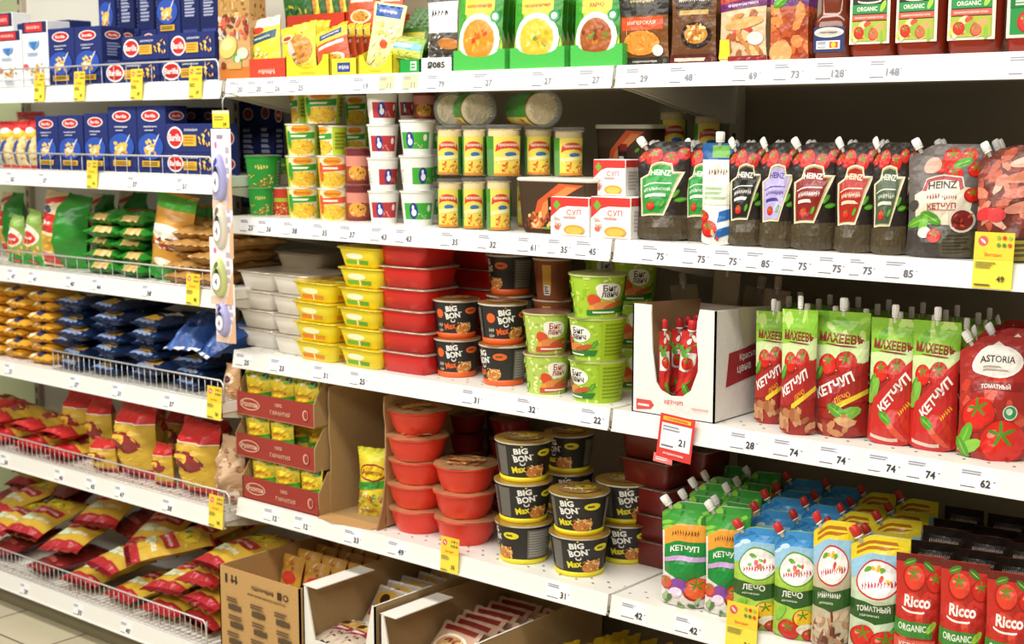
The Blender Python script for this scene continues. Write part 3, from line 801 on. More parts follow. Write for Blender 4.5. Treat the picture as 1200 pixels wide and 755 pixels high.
_, _, _, t1 = put('pbl', 'navy spaghetti box lying lowest at the right of the second shelf', 'L2', 196, 253, 179, dy=.05, ky=1)
put('pbl', 'navy spaghetti box lying on top of another at the right of the second shelf', 'L2', 196, 252, 145, dy=.05, zb=t1, ky=1)
for i, (a, b) in enumerate(((197, 214), (216, 234), (236, 254))):
    put('pbd', 'dark pasta box standing at the back, %s of three behind the lying boxes' % ORD[i], 'L2', a, b, 126, dy=.2)
put('pbd', 'dark pasta box standing in the middle bay corner behind the hanging strip', 'B', 281, 303, 118, dy=.3)
put('pbd', 'dark pasta box in the middle bay corner, right of another dark one', 'B', 303, 321, 116, dy=.3)
put('rbag', 'dim yellow pasta bag at the back left of the second shelf', 'L2', 8, 40, 131, dy=.25)

# third shelf: green and golden bags
GRN = '2f8a2c'
tri = [('r', 0, 0, 1, .22, '2f9a34'), ('e', .5, .56, .42, .2, 'f5efe0'), ('e', .5, .52, .34, .12, 'd23a30'), ('scr', .5, .52, 0.475, .07, 'ffffff', 0), ('sc', .1, .22, .9, .45, 30, .08, ['e8b84a', 'f2d68c', 'cf9630'], .5), ('r', .2, .04, .7, .1, 'd84a3a')]
design('gtri', lambda: bag('pasta_bag', .12, .22, .07, '8fb254', tri, None, seed=5, tw=.55, bw=1.0, p=.4), .12, .07, .22, cat='pasta bag')
gside = [('r', 0, .0, .5, 1, 'eddcb0'), ('r', .0, .48, .5, .72, 'd4322e'), ('r', .1, .04, .5, .2, 'd4322e'), ('r', .05, .22, .5, .44, 'd8a93c'), ('p', [(.05, .8), (.5, .88), (.5, .96), (.05, .88)], 'd4322e'), ('e', .25, .77, .15, .05, '3a5a7a'), ('scr', .26, .6, 0.38, .05, 'f6eee0', 0)]
design('gbag', lambda: bag('pasta_bag', .1, .24, .06, GRN, gside, None, seed=8, p=.35, lump=.25, back='256f24'), .1, .06, .24, cat='pasta bag')
gly = [('r', .3, .0, .8, .12, 'd9b56e'), ('sc', .05, .02, .95, .4, 16, .08, ['3fa03a', '1f6f22', '5fb84a'], .5), ('e', .5, .6, .35, .14, 'd23a30'), ('scr', .5, .6, 0.475, .06, 'ffffff', 0), ('e', .2, .3, .1, .06, 'f3e6c8')]
design('glie', lambda: bag('pasta_bag', .14, .24, .05, GRN, gly, None, seed=12, p=.17, q=5, cr=.03, lump=.35, back='2a7a28'), .14, .05, .24, cat='pasta bag')
sp = [('r', 0, .82, 1, .96, '4fae34'), ('e', .5, .56, .46, .09, 'f2eee0'), ('sc', .1, .38, .9, .5, 26, .09, ['b03a3a', 'e8e0d0', '6a2a2a'], .7), ('r', 0, .0, 1, .16, '2f9a34'), ('e', .5, .22, .28, .05, 'f4f0e2')]
design('spag', lambda: bag('spaghetti_bag', .075, .29, .035, 'd79a3a', sp, None, seed=6, p=.3), .075, .035, .29, cat='spaghetti bag')
design('blie', lambda: bag('pasta_bag', .15, .24, .045, 'b98a4c', [('sc', .05, .0, .95, .95, 60, .07, ['d8a860', 'a87438', 'e8c078'], .5), ('e', .5, .5, .3, .1, 'e0b25c')], None, seed=15, p=.17, q=5, cr=.03, lump=.35, back='a87a40'), .15, .045, .24, cat='pasta bag')
put('gbag', 'dark green pasta bag cut by the left edge on the third shelf', 'L3', -8, 17, 226, dy=.2)
put('gtri', 'green pasta bag with yellow pasta window, leftmost of the front row', 'L3', -2, 20, 252, dy=.05, rz=6, ry=6)
put('gtri', 'green pasta bag with red badge, between two others at the left', 'L3', 15, 40, 246, dy=.045, rz=0, ry=8)
put('gbag', 'tall green pasta bag with red stripe, standing near the left of the third shelf', 'L3', 36, 76, 226, dy=.05, rz=14, ry=7)
put('gbag', 'plain green pasta bag standing behind the tall red striped one', 'L3', 80, 98, 229, dy=.2, rz=-30)
put('gbag', 'green pasta bag far back behind the lying green bags', 'L3', 98, 124, 228, dy=.3)
put('gbag', 'green pasta bag far back, left of the golden spaghetti', 'L3', 128, 160, 226, dy=.31)
rows = ['lowest', 'second lowest', 'third from the bottom', 'second from the top', 'topmost']
for c, (xc, n) in enumerate(((113, 5), (148, 5))):
    for i in range(n):
        lay('glie', 'green pasta bag lying %s in the %s column of the green pile' % (rows[i], ('left', 'right')[c]), 'L3', xc + (i % 2) * 3, 0, zb=ZT['L3'] + i * .036, dy=.05 + .012 * (i % 3), rz=R_(c * 5 + i, 9), t=.04, s=1.05)
put('spag', 'tall golden spaghetti bag leaning at the front of the third shelf', 'L3', 164, 204, 224, dy=.05, ry=10, rz=8)
for i, (a, b, y) in enumerate(((193, 208, 236), (207, 221, 238), (221, 236, 239), (235, 249, 240))):
    put('spag', 'golden spaghetti bag standing at the back, %s in its dim row' % ORD[i], 'L3', a, b, y, dy=.24, ry=5, rz=0)
for c, xc in enumerate((207, 236)):
    for i in range(5):
        lay('blie', 'brown pasta bag lying %s in the %s column of the brown pile' % (rows[i], ('left', 'right')[c]), 'L3', xc + (i % 2) * 3, 0, zb=ZT['L3'] + i * .031, dy=.04 + .014 * ((i + c) % 3), rz=R_(c * 7 + i, 8), t=.036, s=.95)

# fourth shelf: yellow and navy piles
yl = [('sc', .05, .05, .95, .95, 34, .08, ['f0c04a', 'e0a030', 'f6d984'], .5), ('e', .5, .10, .18, .06, '2c3668'), ('e', .5, .6, .3, .12, '2c3668'), ('e', .25, .05, .12, .03, 'f3ead0'), ('e', .72, .16, .1, .04, '5a3a1c')]
design('ylie', lambda: bag('pasta_bag', .12, .22, .045, 'e2aa38', yl, None, seed=21, p=.17, q=5, cr=.03, lump=.35, back='d89a2c'), .12, .045, .22, cat='pasta bag')
nv_ = [('sc', .05, .02, .95, .95, 26, .07, ['243f6c', '14244a', '2f4c7c'], .4), ('e', .5, .16, .3, .1, 'd9a93e'), ('r', .2, .4, .8, .52, 'e8e8ea'), ('ln', .1, .02, .9, .12, 2, '7d92ba')]
design('nlie', lambda: bag('pasta_bag', .14, .22, .042, '182848', nv_, None, seed=23, p=.17, q=5, cr=.03, lump=.35, back='182a50'), .14, .042, .22, cat='pasta bag')
N7 = ['lowest', 'second lowest', 'third lowest', 'middle one', 'third highest', 'second highest', 'topmost']
N6 = ['lowest', 'second lowest', 'third lowest', 'third highest', 'second highest', 'topmost']
for c, xc in enumerate((-14, 14, 44)):
    for i in range(7):
        lay('ylie', 'yellow pasta bag, %s in the %s column of the yellow pile' % (N7[i], ('left', 'middle', 'right')[c]), 'L4', xc + (i % 2) * 3 - 1, 0, zb=ZT['L4'] + i * .033, dy=.035 + .012 * ((i + c) % 2), rz=R_(c * 6 + i, 7), t=.037, s=1.03)
for c, (xc, n) in enumerate(((80, 7), (121, 7), (166, 6))):
    NN = N7 if n == 7 else N6
    for i in range(n):
        lay('nlie', 'navy pasta bag, %s in the %s column of the navy pile' % (NN[i], ('left', 'middle', 'right')[c]), 'L4', xc + (i % 2) * 4 - 2, 0, zb=ZT['L4'] + i * .032, dy=.035 + .014 * ((i + c) % 3), rz=R_(c * 6 + i + 30, 10), t=.037, s=1.04)
for i in range(3):
    lay('nlie', 'navy pasta bag, %s of the short pile by the end of the fourth shelf' % ('lowest', 'middle', 'topmost')[i], 'L4', 214 + i * 4, 0, zb=ZT['L4'] + i * .032, dy=.06, rz=-8 + i * 9, t=.038, s=.95)
tw = [('p', [(.1, .0), (.25, 0), (.5, 1), (.4, 1)], '4c70b4'), ('p', [(.55, .0), (.66, 0), (.82, 1), (.75, 1)], '4468ac'), ('e', .5, .5, .3, .16, '1d3468')]
design('ntw', lambda: bag('pasta_bag', .12, .2, .06, '274a90', tw, ('e2e4ee', .05, .05), seed=28, p=.5, lump=.4), .12, .06, .2, cat='pasta bag')
lay('ntw', 'shiny blue pasta bag sprawled left on the short navy pile', 'L4', 212, 0, zb=ZT['L4'] + .098, dy=.03, rz=20, pitch=22, t=.06)
lay('ntw', 'shiny blue pasta bag sprawled right on the short navy pile by the shelf end', 'L4', 236, 0, zb=ZT['L4'] + .090, dy=.03, rz=-25, pitch=24, t=.06)
brn = [('e', .5, .6, .35, .18, 'f0e0c0'), ('e', .5, .6, .2, .1, '6a2a3c'), ('sc', .1, .1, .9, .4, 20, .1, ['d89a4a', 'c07030', 'ead0a0'], .6)]
design('obag', lambda: bag('pasta_bag', .08, .15, .05, 'd8a878', brn, None, seed=31, tw=.8), .08, .05, .15, cat='pasta bag')
put('obag', 'small orange brown pasta bag at the right end of the fourth shelf', 'L4', 256, 276, 428, dy=.05)

# fifth shelf: red and yellow bags
ry_ = [('r', 0, .0, 1, .16, 'c62a2c'), ('e', .5, .5, .34, .15, '8e2c34'), ('e', .5, .53, .18, .09, 'f0b43a'), ('sc', .08, .18, .92, .72, 26, .06, ['e2bc42', 'd6a92c', 'f0d36a'], .3), ('e', .5, .5, .3, .13, '9c3034'), ('e', .48, .54, .15, .075, 'f2c246'), ('r', 0, .75, 1, .765, 'f2e6d2')]
design('ry', lambda: bag('noodle_bag', .11, .24, .075, 'd2ac3a', ry_, ('cc2a2a', .05, .24), seed=41, tw=.86, p=.42, lump=.2), .11, .075, .24, cat='pasta bag')
rl = [('r', 0, 0, 1, .3, 'c8282c'), ('e', .5, .55, .3, .12, '8e2c34'), ('sc', .1, .35, .9, .9, 20, .08, ['e2bc42', 'd6a92c'], .3)]
design('rl', lambda: bag('noodle_bag', .15, .24, .05, 'd8b03a', rl, ('c8282c', .07, .06), seed=43, p=.35, lump=.3, back='c8282c'), .15, .05, .24, cat='pasta bag')
for c, xc in enumerate((-16, 22, 58)):
    for i in range(2):
        lay('rl', 'red and yellow noodle bag lying %s, %s of the left row, fifth shelf' % (('below', 'on top')[i], ('left', 'middle', 'right')[c]), 'L5', xc - i * 4, 0, zb=ZT['L5'] + i * .05, dy=.03 + i * .02, rz=R_(c * 2 + i + 60, 7), t=.05)
put('ry', 'yellow noodle bag with red top, standing leftmost on the fifth shelf', 'L5', 62, 92, 460, dy=.14, ry=3)
put('ry', 'yellow noodle bag standing second from the left, darker red top', 'L5', 92, 120, 468, dy=.12)
put('ry', 'small red ended noodle bag leaning low at the front of the fifth shelf', 'L5', 95, 124, 517, dy=.04)
put('ry', 'big yellow noodle bag with bright red top, middle of the fifth shelf', 'L5', 118, 164, 474, dy=.04, ry=2)
put('ry', 'yellow noodle bag half hidden right of the big middle one', 'L5', 158, 184, 490, dy=.14)
put('ry', 'yellow noodle bag peeping low between the two big red topped ones', 'L5', 171, 194, 522, dy=.05)
put('ry', 'big yellow noodle bag with red top, right end of the fifth shelf', 'L5', 188, 238, 497, dy=.03, ry=4)
for i, (a, b, y) in enumerate(((150, 180, 472), (184, 214, 482), (220, 256, 494))):
    put('ry', 'dark red topped noodle bag, %s in the back row of the fifth shelf' % ORD[i], 'L5', a, b, y, dy=.28)
for i in range(2):
    lay('rl', 'noodle bag lying at the back left of the fifth shelf, %s of two' % ('lower', 'upper')[i], 'L5', 20, 0, zb=ZT['L5'] + .05 * i, dy=.24, rz=85, t=.05)
design('tan', lambda: bag('pasta_bag', .1, .2, .08, 'cda883', [('sc', .05, .05, .95, .9, 40, .1, ['b98c62', 'e2c6a4', 'a97a50'], .5), ('r', .1, .1, .9, .25, 'ead8c4'), ('e', .5, .16, .3, .05, 'b04a3a')], None, seed=47, p=.5, lump=.4, tw=.85), .1, .08, .2, cat='pasta bag')
put('tan', 'crumpled tan pasta bag at the right end of the fifth shelf', 'L5', 242, 274, 515, dy=.04)

# bottom shelf: a loose heap
mk = [('r', 0, .0, 1, .16, 'b4262e'), ('r', .12, .3, .88, .36, 'dfd8b0'), ('p', [(.1, .40), (.9, .46), (.9, .62), (.1, .56)], 'b52a34'), ('scr', .5, .51, 0.665, .06, 'f2d8d0', 6), ('r', .1, .26, .5, .38, 'cdd6b4'), ('e', .5, .76, .36, .12, 'e8cc3a'), ('leaf', .4, .76, .14, 20), ('leaf', .6, .74, .14, 150), ('c', .5, .75, .09, 'f2d22e'),
      ('sc', .05, .60, .95, .97, 20, .05, ['e2bc42', 'f0d36a', 'd6a52c'], .4)]
design('mk', lambda: bag('macaroni_bag', .15, .26, .06, 'd3ae3c', mk, ('ae2430', .06, .03), seed=51, p=.38, lump=.22, back='c09a34'), .15, .06, .26, cat='pasta bag')
mr = [('sc', .02, .02, .98, .98, 40, .06, ['8a2a2c', '6e1e22', 'a8443c'], .5), ('e', .5, .5, .3, .1, '5e1a1c'), ('r', .2, .2, .8, .26, 'b0564c')]
design('mr', lambda: bag('macaroni_bag', .15, .24, .06, '7a2226', mr, ('93302e', .06, .05), seed=53, p=.38, lump=.3), .15, .06, .24, cat='pasta bag')
heap = [  # col px, depth, base height, heading, pitch, label
 (-6, .06, 0, 10, 6, 'mr', 'dark red macaroni bag at the lower left end of the heap'),
 (40, .05, 0, -8, 4, 'mr', 'dark red macaroni bag lying lowest near the left of the heap'),
 (88, .05, 0, 6, 4, 'mk', 'macaroni bag lying lowest in the middle of the heap'),
 (135, .05, 0, -6, 4, 'mk', 'macaroni bag lying lowest, right of the middle of the heap'),
 (182, .05, 0, 5, 4, 'mk', 'macaroni bag lying lowest near the right of the heap'),
 (226, .06, 0, -4, 3, 'mk', 'macaroni bag lying lowest beside the brown cardboard box'),
 (20, .10, .062, 12, 12, 'mk', 'yellow macaroni bag lying on the left end of the heap'),
 (-8, .15, .085, -8, 14, 'mk', 'yellow macaroni bag cut by the left edge, high on the heap'),
 (66, .09, .062, 18, 10, 'mk', 'yellow macaroni bag with red end, left of the middle of the heap'),
 (112, .06, .062, -8, 8, 'mk', 'yellow macaroni bag in front on the middle of the heap'),
 (168, .22, .085, 18, 22, 'mk', 'yellow macaroni bag tilted up behind the middle of the heap'),
 (146, .09, .118, -32, 8, 'mk', 'yellow macaroni bag lying across the middle of the heap'),
 (185, .06, .06, 8, 4, 'mk', 'red ended macaroni bag second lowest near the right of the heap'),
 (228, .06, .058, -4, 3, 'mk', 'macaroni bag second lowest beside the brown cardboard box'),
 (226, .07, .114, 5, 4, 'mk', 'macaroni bag second highest beside the brown cardboard box'),
 (236, .08, .168, -10, 7, 'mk', 'yellow macaroni bag topmost beside the brown cardboard box'),
 (100, .30, .07, 10, 18, 'mr', 'dark red macaroni bag at the back, left of the middle'),
 (64, .31, .135, -6, 16, 'mr', 'dark red macaroni bag highest at the back of the heap'),
 (140, .30, .08, -8, 18, 'mr', 'dark red macaroni bag at the back behind the tilted yellow one'),
 (20, .36, .10, 6, 16, 'mk', 'dim macaroni bag far back at the left of the heap'),
 (196, .35, .08, 6, 18, 'mr', 'dark red macaroni bag far back near the right of the heap'),
 (238, .33, .10, -6, 16, 'mk', 'dim macaroni bag far back beside the cardboard box'),
 (48, .24, .07, 14, 16, 'mr', 'dark red macaroni bag behind the left yellow bag of the heap'),
 (0, .30, .06, -6, 12, 'mr', 'dark red macaroni bag in the back left corner of the heap'),
 (108, .20, .125, 24, 16, 'mk', 'yellow macaroni bag high on the heap, left of the tilted one'),
 (196, .22, .11, -16, 14, 'mk', 'yellow macaroni bag high on the heap behind the crossing one'),
 (30, .34, .17, 8, 14, 'mk', 'dim yellow macaroni bag topmost at the back left of the heap'),
 (-16, .06, .06, 8, 8, 'mk', 'yellow macaroni bag in front at the far left edge of the heap'),
]
for i, (xc, dy, hz, rz_, pi_, k, lab) in enumerate(heap):
    lay(k, lab, 'L6', xc, 0, zb=ZT['L6'] + hz, dy=dy, rz=rz_, pitch=pi_, t=.056, s=1.04, roll=R_(i + 90, 6))
# ================================================================== MIDDLE BAY
# ---- top shelf A: packets, soups
mac_photo = [('r', 0, 0, 1, .12, 'c8752e'), ('r', 0, .6, 1, 1, 'b98d50'), ('sc', .0, .62, 1, 1, 60, .08, ['c59a58', 'a97c3e', 'e0bd80', '8a5e2c'], .45), ('sc', 0, .42, 1, .64, 30, .09, ['a8342c', 'c8c0b4', '6a3a28', 'd9644c'], .6),
             ('o', .32, .33, .3, .22, 'ecc76a', 20), ('o', .3, .36, .2, .12, 'f4dd96', 10), ('e', .62, .2, .14, .07, '4fae44'), ('e', .62, .2, .08, .035, 'e6f0d6'), ('o', .8, .26, .18, .12, 'ead9bf'), ('c', .15, .14, .08, '8a3a24'), ('r', .28, .10, .75, .17, 'c9a25c')]
design('mph', lambda: carton('pasta_package', .13, .06, .26, ('caa06a', 'film'), mac_photo, [('sc', .1, .1, .9, .9, 30, .1, ['b98648', '8e5c2c'], .5)], seed=61), .13, .06, .26, cat='pasta package')
put('mph', 'pasta package with cheese and herb picture at the left end of the middle top shelf', 'A', 256, 292, -22, dy=.03)
kn = [('r', .0, .84, 1, 1, 'f2f0e6'), ('e', .42, .8, .18, .06, 'd83a30'), ('p', [(.08, .55), (.9, .64), (.92, .78), (.1, .69)], '21506a'), ('scr', .5, .66, 0.57, .05, 'f4f0d4', 6), ('o', .5, .2, .38, .2, 'e6a41c'), ('o', .5, .22, .32, .13, 'f2c23c'), ('leaf', .25, .4, .12, 30), ('sc', .2, .28, .8, .5, 8, .08, ['f0e8b0', 'f6d23a'], .5)]
design('kn', lambda: bag('soup_packet', .085, .15, .012, 'f3dc3a', kn, ('f1eee2', .02, .05), seed=62, lump=.1), .085, .012, .15, cat='soup packet')
gb = [('p', [(0, .3), (.5, .95), (1, .3), (1, 0), (0, 0)], 'e8cf2e'), ('sc', .25, .15, .85, .85, 26, .07, ['c99232', 'a86a28', 'e0b45c', 'bdb6a8'], .4), ('o', .6, .5, .32, .42, 'c88a3a', 20), ('o', .38, .45, .09, .4, 'cdc6ba', 15), ('sc', .4, .3, .85, .75, 16, .06, ['e0a84c', 'a8682c'], .5), ('e', .22, .76, .2, .07, 'f0e2a0'), ('e', .22, .76, .14, .04, 'c23a30')]
design('gb', lambda: bag('noodle_packet', .1, .145, .014, 'ecd736', gb, None, seed=63), .1, .014, .145, cat='noodle packet')
so = [('r', 0, .72, 1, 1, 'f0d63a'), ('r', .15, .8, .85, .92, '2c4486'), ('scr', .5, .86, 0.57, .05, 'f4f0e0', 0), ('r', 0, .0, 1, .72, 'cf5a34'), ('r', .1, .6, .9, .67, 'f1dccc'), ('o', .5, .3, .38, .24, 'efe4c8'), ('o', .5, .3, .3, .18, 'd99a3a'), ('sc', .25, .2, .75, .42, 14, .06, ['e8c46a', 'c0702a'], .5)]
design('so', lambda: bag('soup_packet', .085, .14, .012, 'cf5a34', so, None, seed=64), .085, .012, .14, cat='soup packet')
cr = [('r', .1, .8, .9, .97, '2c58a8'), ('scr', .5, .88, 0.57, .06, 'f4f0e0', 0), ('sc', .1, .1, .9, .75, 34, .1, ['f3e3a0', 'f8f0d0', 'e8c85a', 'dfe0b0'], .6), ('c', .55, .42, .12, 'd8542e'), ('c', .5, .15, .16, 'f2d878')]
design('cr', lambda: bag('soup_packet', .1, .19, .016, 'f4e9a8', cr, None, seed=65), .1, .016, .19, cat='soup packet')
tl = [('r', .05, .35, .95, .72, '7cbccc'), ('r', .05, .1, .95, .4, 'c9cf5a'), ('e', .3, .85, .25, .12, 'b6b04a'), ('ln', .1, .5, .9, .65, 2, 'e8f0e0'), ('sc', .1, .1, .9, .3, 12, .06, ['e0c83a', '9aa63c'], .5)]
design('tl', lambda: bag('soup_packet', .1, .085, .012, '8fae44', tl, None, seed=66), .1, .012, .085, cat='soup packet')
dk = [('r', 0, .0, 1, .6, '31672e'), ('r', .1, .66, .9, .9, 'b8b03a'), ('sc', .1, .1, .9, .5, 16, .1, ['5a8a2c', '234d22', 'c9b23c'], .5)]
design('dk', lambda: bag('soup_packet', .1, .15, .012, '3f6a28', dk, None, seed=67), .1, .012, .15, cat='soup packet')
def tray_d(key, col, art, w, hf, hb, d=.16, notch=0, seed=1):
    design(key, lambda: display_tray('display_tray', w, d, hf, hb, (col, 'card'), art, None, notch, seed), w, d, hf, cat='display tray')
tray_d('trR', 'd2432c', [('scr', .5, .35, 0.475, .3, 'f2cfc0', 0)], .115, .045, .055, notch=0)
tray_d('trY', 'efd92f', [('scr', .5, .18, 0.38, .14, 'd9a92c', 0)], .125, .06, .10, notch=.04)
tray_d('trB', 'f0da3a', [('r', .25, .2, .75, .75, '2d448c'), ('scr', .5, .48, 0.399, .3, 'f2efe0', 0)], .1, .05, .09)
tray_d('trG', '1f9a3e', [('r', .55, .2, .85, .85, 'd8efd4'), ('ln', .58, .3, .82, .75, 2, '1f9a3e')], .08, .036, .05)
tray_d('trL', '4cb84e', None, .19, .075, .095, d=.2, notch=.026)
tray_d('trW', 'f1efe8', [('t', 'Я085', .5, .5, .45, '2c2a28', .6, 0, .03)], .1, .045, .05)
put('trR', 'red display tray with single yellow soup packet on the top shelf', 'A', 292, 334, h=.05, dy=.03)
put('kn', 'white topped yellow soup packet with dark blue band in the red tray', 'A', 284, 327, 21, dy=.036, zb=ZT['A'] + .004, ry=-6, rx=-4)
put('trY', 'yellow display tray of noodle packets with curved notch', 'A', 335, 386, h=.054, dy=.03)
for i in range(3):
    put('gb', 'yellow noodle packet in the yellow notched tray, %s' % ('at the front', 'in the middle', 'at the back')[i], 'A', 327 + i * 8, 369 + i * 8, 27, dy=.036 + i * .035, zb=ZT['A'] + .004, rx=-6, ry=-8)
put('trB', 'yellow display tray with dark blue badge for orange soups', 'A', 388, 418, h=.042, dy=.03)
for i in range(4):
    put('so', 'orange soup packet with bowl picture, %s in the badge tray' % ('frontmost', 'second', 'third', 'rearmost')[i], 'A', 371 + i * 9, 411 + i * 9, 30 + (i > 0) * 2, dy=.036 + i * .03, zb=ZT['A'] + .004, rx=-5, ry=-14)
put('trY', 'pale yellow display tray of cream soup packets', 'A', 420, 460, h=.046, dy=.03)
put('cr', 'cream soup packet with blue badge standing in the pale yellow tray', 'A', 424, 462, 3, dy=.04, zb=ZT['A'] + .004, rx=-4, ry=9)
put('trG', 'small green display tray under teal seasoning packets', 'A', 468, 492, h=.032, dy=.03)
put('tl', 'teal and green seasoning packet leaning in the small green tray', 'A', 452, 492, 42, dy=.036, zb=ZT['A'] + .034, rx=-12, ry=8)
for i in range(6):
    put('dk', 'dark green seasoning packet, %s of the row behind the teal one' % ORD[i], 'A', 463 + i * 3, 497 + i * 3, 32 - i * 5, dy=.07 + i * .03, zb=ZT['A'] + .004, rx=-8)
put('trW', 'white display tray with printed code under the white and black bag', 'A', 493, 530, h=.033, dy=.02)
wb = [('r', 0, .0, 1, .42, '57524e'), ('scr', .5, .74, 0.57, .12, '23211f', 0), ('sc', 0, .02, .6, .42, 40, .06, ['e6e2da', '35302c', '8a847c'], .5), ('o', .78, .24, .2, .3, 'c8813c', 80), ('r', 0, .93, 1, 1, '6a6660')]
design('wb', lambda: bag('snack_bag', .09, .2, .03, 'ecebe8', wb, None, seed=68), .09, .03, .2, cat='snack bag')
put('wb', 'white and black snack bag standing on the white coded tray', 'A', 496, 532, -4, dy=.024, zb=ZT['A'] + .03)
# red tray and packets on the raised back step
put('trR', 'wide red display tray of yellow packets on the back row of the top shelf', 'A', 335, 405, h=.05, dy=.26, zb=ZT['A'] + .13)
mb = MB(); mb.box(.42, .2, .128, ('c9a878', 'card')); o = mb.build('carton'); X = px_X(385, 2.66, .2); o.location = (X, 2.68 + .1, CAMH + ZT['A'])
tag(o, 'plain cardboard carton raising the back row of soup packets', 'carton')
for i in range(8):
    put('gb' if i % 2 else 'dk', 'yellow and brown packet, %s in the raised red back tray' % ORD[i], 'A', 334 + i * 8, 368 + i * 8, -30, dy=.275 + i * .008, zb=ZT['A'] + .132, ry=-10)
for i, (a, b) in enumerate(((404, 438), (440, 470))):
    put('so', 'soup packet with a bowl picture on the raised back row, %s' % ('left', 'right')[i], 'A', a, b, -20, dy=.26, zb=ZT['A'] + .128, rx=-6)
def soup(cols, name, seed):
    a = [('p', [(0, 1), (.2, 1), (.2, .55), (.0, .3)], '3f9e2c'), ('p', [(1, 1), (.82, 1), (.82, .55), (1, .3)], '2c8a2a'), ('r', .17, .62, .83, 1, 'f0c83a'), ('r', .2, .86, .8, 1, 'd84a2c'),
         ('r', .22, .66, .80, .76, 'f4d04a'), (('t', name, .5, .71, .055, 'b8431e', .6) if name == 'ХАРЧО' else ('scr', .5, .71, .56, .055, 'b8431e')), ('bowl', .5, .33, .46, cols, .86), ('e', .86, .58, .1, .07, '2f9a5a'), ('e', .86, .58, .06, .04, 'cfe8d0')]
    return a
SP = (('1', ['e0922a', 'f0b84c', 'c86a1c', 'd8452c']), ('2', ['f0c23a', 'f8e08a', 'e0a42c', '6f9a3c']), ('ХАРЧО', ['a85a24', 'c8782e', '7e3a1c', '6f8a2c']))
for i, (nm, cols) in enumerate(SP):
    design('sp%d' % i, (lambda nm=nm, cols=cols, i=i: bag('soup_packet', .15, .2, .016, 'a9cc3a', soup(cols, nm, i), None, seed=70 + i, lump=.05)), .15, .016, .2, cat='soup packet')
for i, (a, b, yt) in enumerate(((531, 592, 57), (597, 662, 53), (668, 730, 52))):
    lab = ('leftmost', 'middle', 'rightmost')[i]
    put('trL', 'bright green display tray with notched front, %s of three' % lab, 'A', a, b, h=.046, dy=.02)
    for k in range(4):
        put('sp%d' % i, ('green soup packet with a bowl of %s, %s in its tray' % (('orange soup', 'yellow noodle soup', 'brown soup')[i], ('frontmost', 'second', 'third', 'rearmost')[k])), 'A', a + 1 + k * 6, b - 5 + k * 6, -24 + k * 3, dy=.028 + k * .045, zb=ZT['A'] + .004, rx=-3)
# dark sachets (right bay)
d1 = [('r', 0, .62, 1, 1, '2e2a22'), ('r', .25, .72, .8, .9, '3b362c'), ('scr', .5, .8, 0.475, .05, 'e8d9a0', 0), ('r', .08, .44, .92, .6, 'd2532a'), ('t', 'ИМПЕРСКАЯ', .5, .53, .05, 'f4dcc0', .78), ('o', .5, .28, .36, .22, 'e8923a'), ('sc', .2, .15, .8, .42, 30, .05, ['f2b45c', 'd9702a', 'e89a44'], .3), ('c', .82, .18, .1, 'e9e6d6'), ('r', 0, 0, 1, .1, '2a251e'), ('scr', .55, .05, 0.475, .03, 'd9d3c4', 0)]
d2 = [('r', .1, .68, .9, .92, '38291c'), ('scr', .52, .82, 0.712, .08, 'f0e6d4', 0), ('r', .2, .62, .85, .68, 'c9a25c'), ('o', .58, .36, .34, .24, '241d18'), ('o', .58, .37, .26, .17, 'c88a3c'), ('sc', .4, .26, .76, .48, 22, .06, ['e8b45c', 'b8682a', 'f0d090'], .5), ('r', 0, 0, 1, .12, '5a1f1c'), ('ln', .1, .02, .9, .09, 1, 'e0c8b0')]
d3 = [('r', 0, .76, 1, 1, 'b7372e'), ('r', .05, .84, .9, .99, 'd8a83c'), ('scr', .5, .9, 0.665, .07, '5a2a1c', 0), ('p', [(0, .66), (1, .72), (1, .84), (0, .76)], '6a2466'), ('scr', .52, .75, 0.665, .05, 'e8d8e8', 4), ('sc', .1, .1, .9, .6, 26, .14, ['c88a4c', 'e0bd84', 'a8643a', 'c9473a'], .45), ('r', .0, .05, .25, .3, 'f0d83a'), ('o', .8, .3, .16, .12, 'ece4dc'), ('r', .2, 0, 1, .08, '8a1f24'), ('o', .55, .5, .42, .1, 'd9a562', 8)]
d4 = [('r', 0, .72, 1, 1, '5e2a68'), ('p', [(.1, .8), (.9, .9), (.9, 1), (.1, .95)], 'd8c8dc'), ('sc', .0, .05, 1, .7, 24, .2, ['b8552a', 'd2713a', '96391c', 'e08a4a'], .6), ('leaf', .3, .8, .25, 30), ('o', .3, .12, .3, .2, 'e0a468')]
for i, (a_, col) in enumerate(((d1, '7a4a22'), (d2, '6b4426'), (d3, 'd9bd96'), (d4, 'a84a26'))):
    design('sa%d' % i, (lambda a_=a_, col=col, i=i: bag('marinade_sachet', .14, .2, .018, col, a_, None, seed=75 + i, lump=.1)), .14, .018, .2, cat='marinade sachet')
SL = ('dark sachet with orange shredded salad picture, right of the green trays', 'dark brown sachet with a black skillet picture', 'sachet with burger picture and purple banner', 'sachet with fried chicken wings and purple top')
for i, (a, b) in enumerate(((720, 783), (785, 838), (840, 899), (901, 947))):
    for k in range(3):
        put('sa%d' % i, SL[i] + ('', ', second in its row', ', third in its row')[k], 'A', a + k * 5, b + k * 5, -18 + k * 2, dy=.03 + k * .05, rz=(-2, 3, -4, 2)[i])

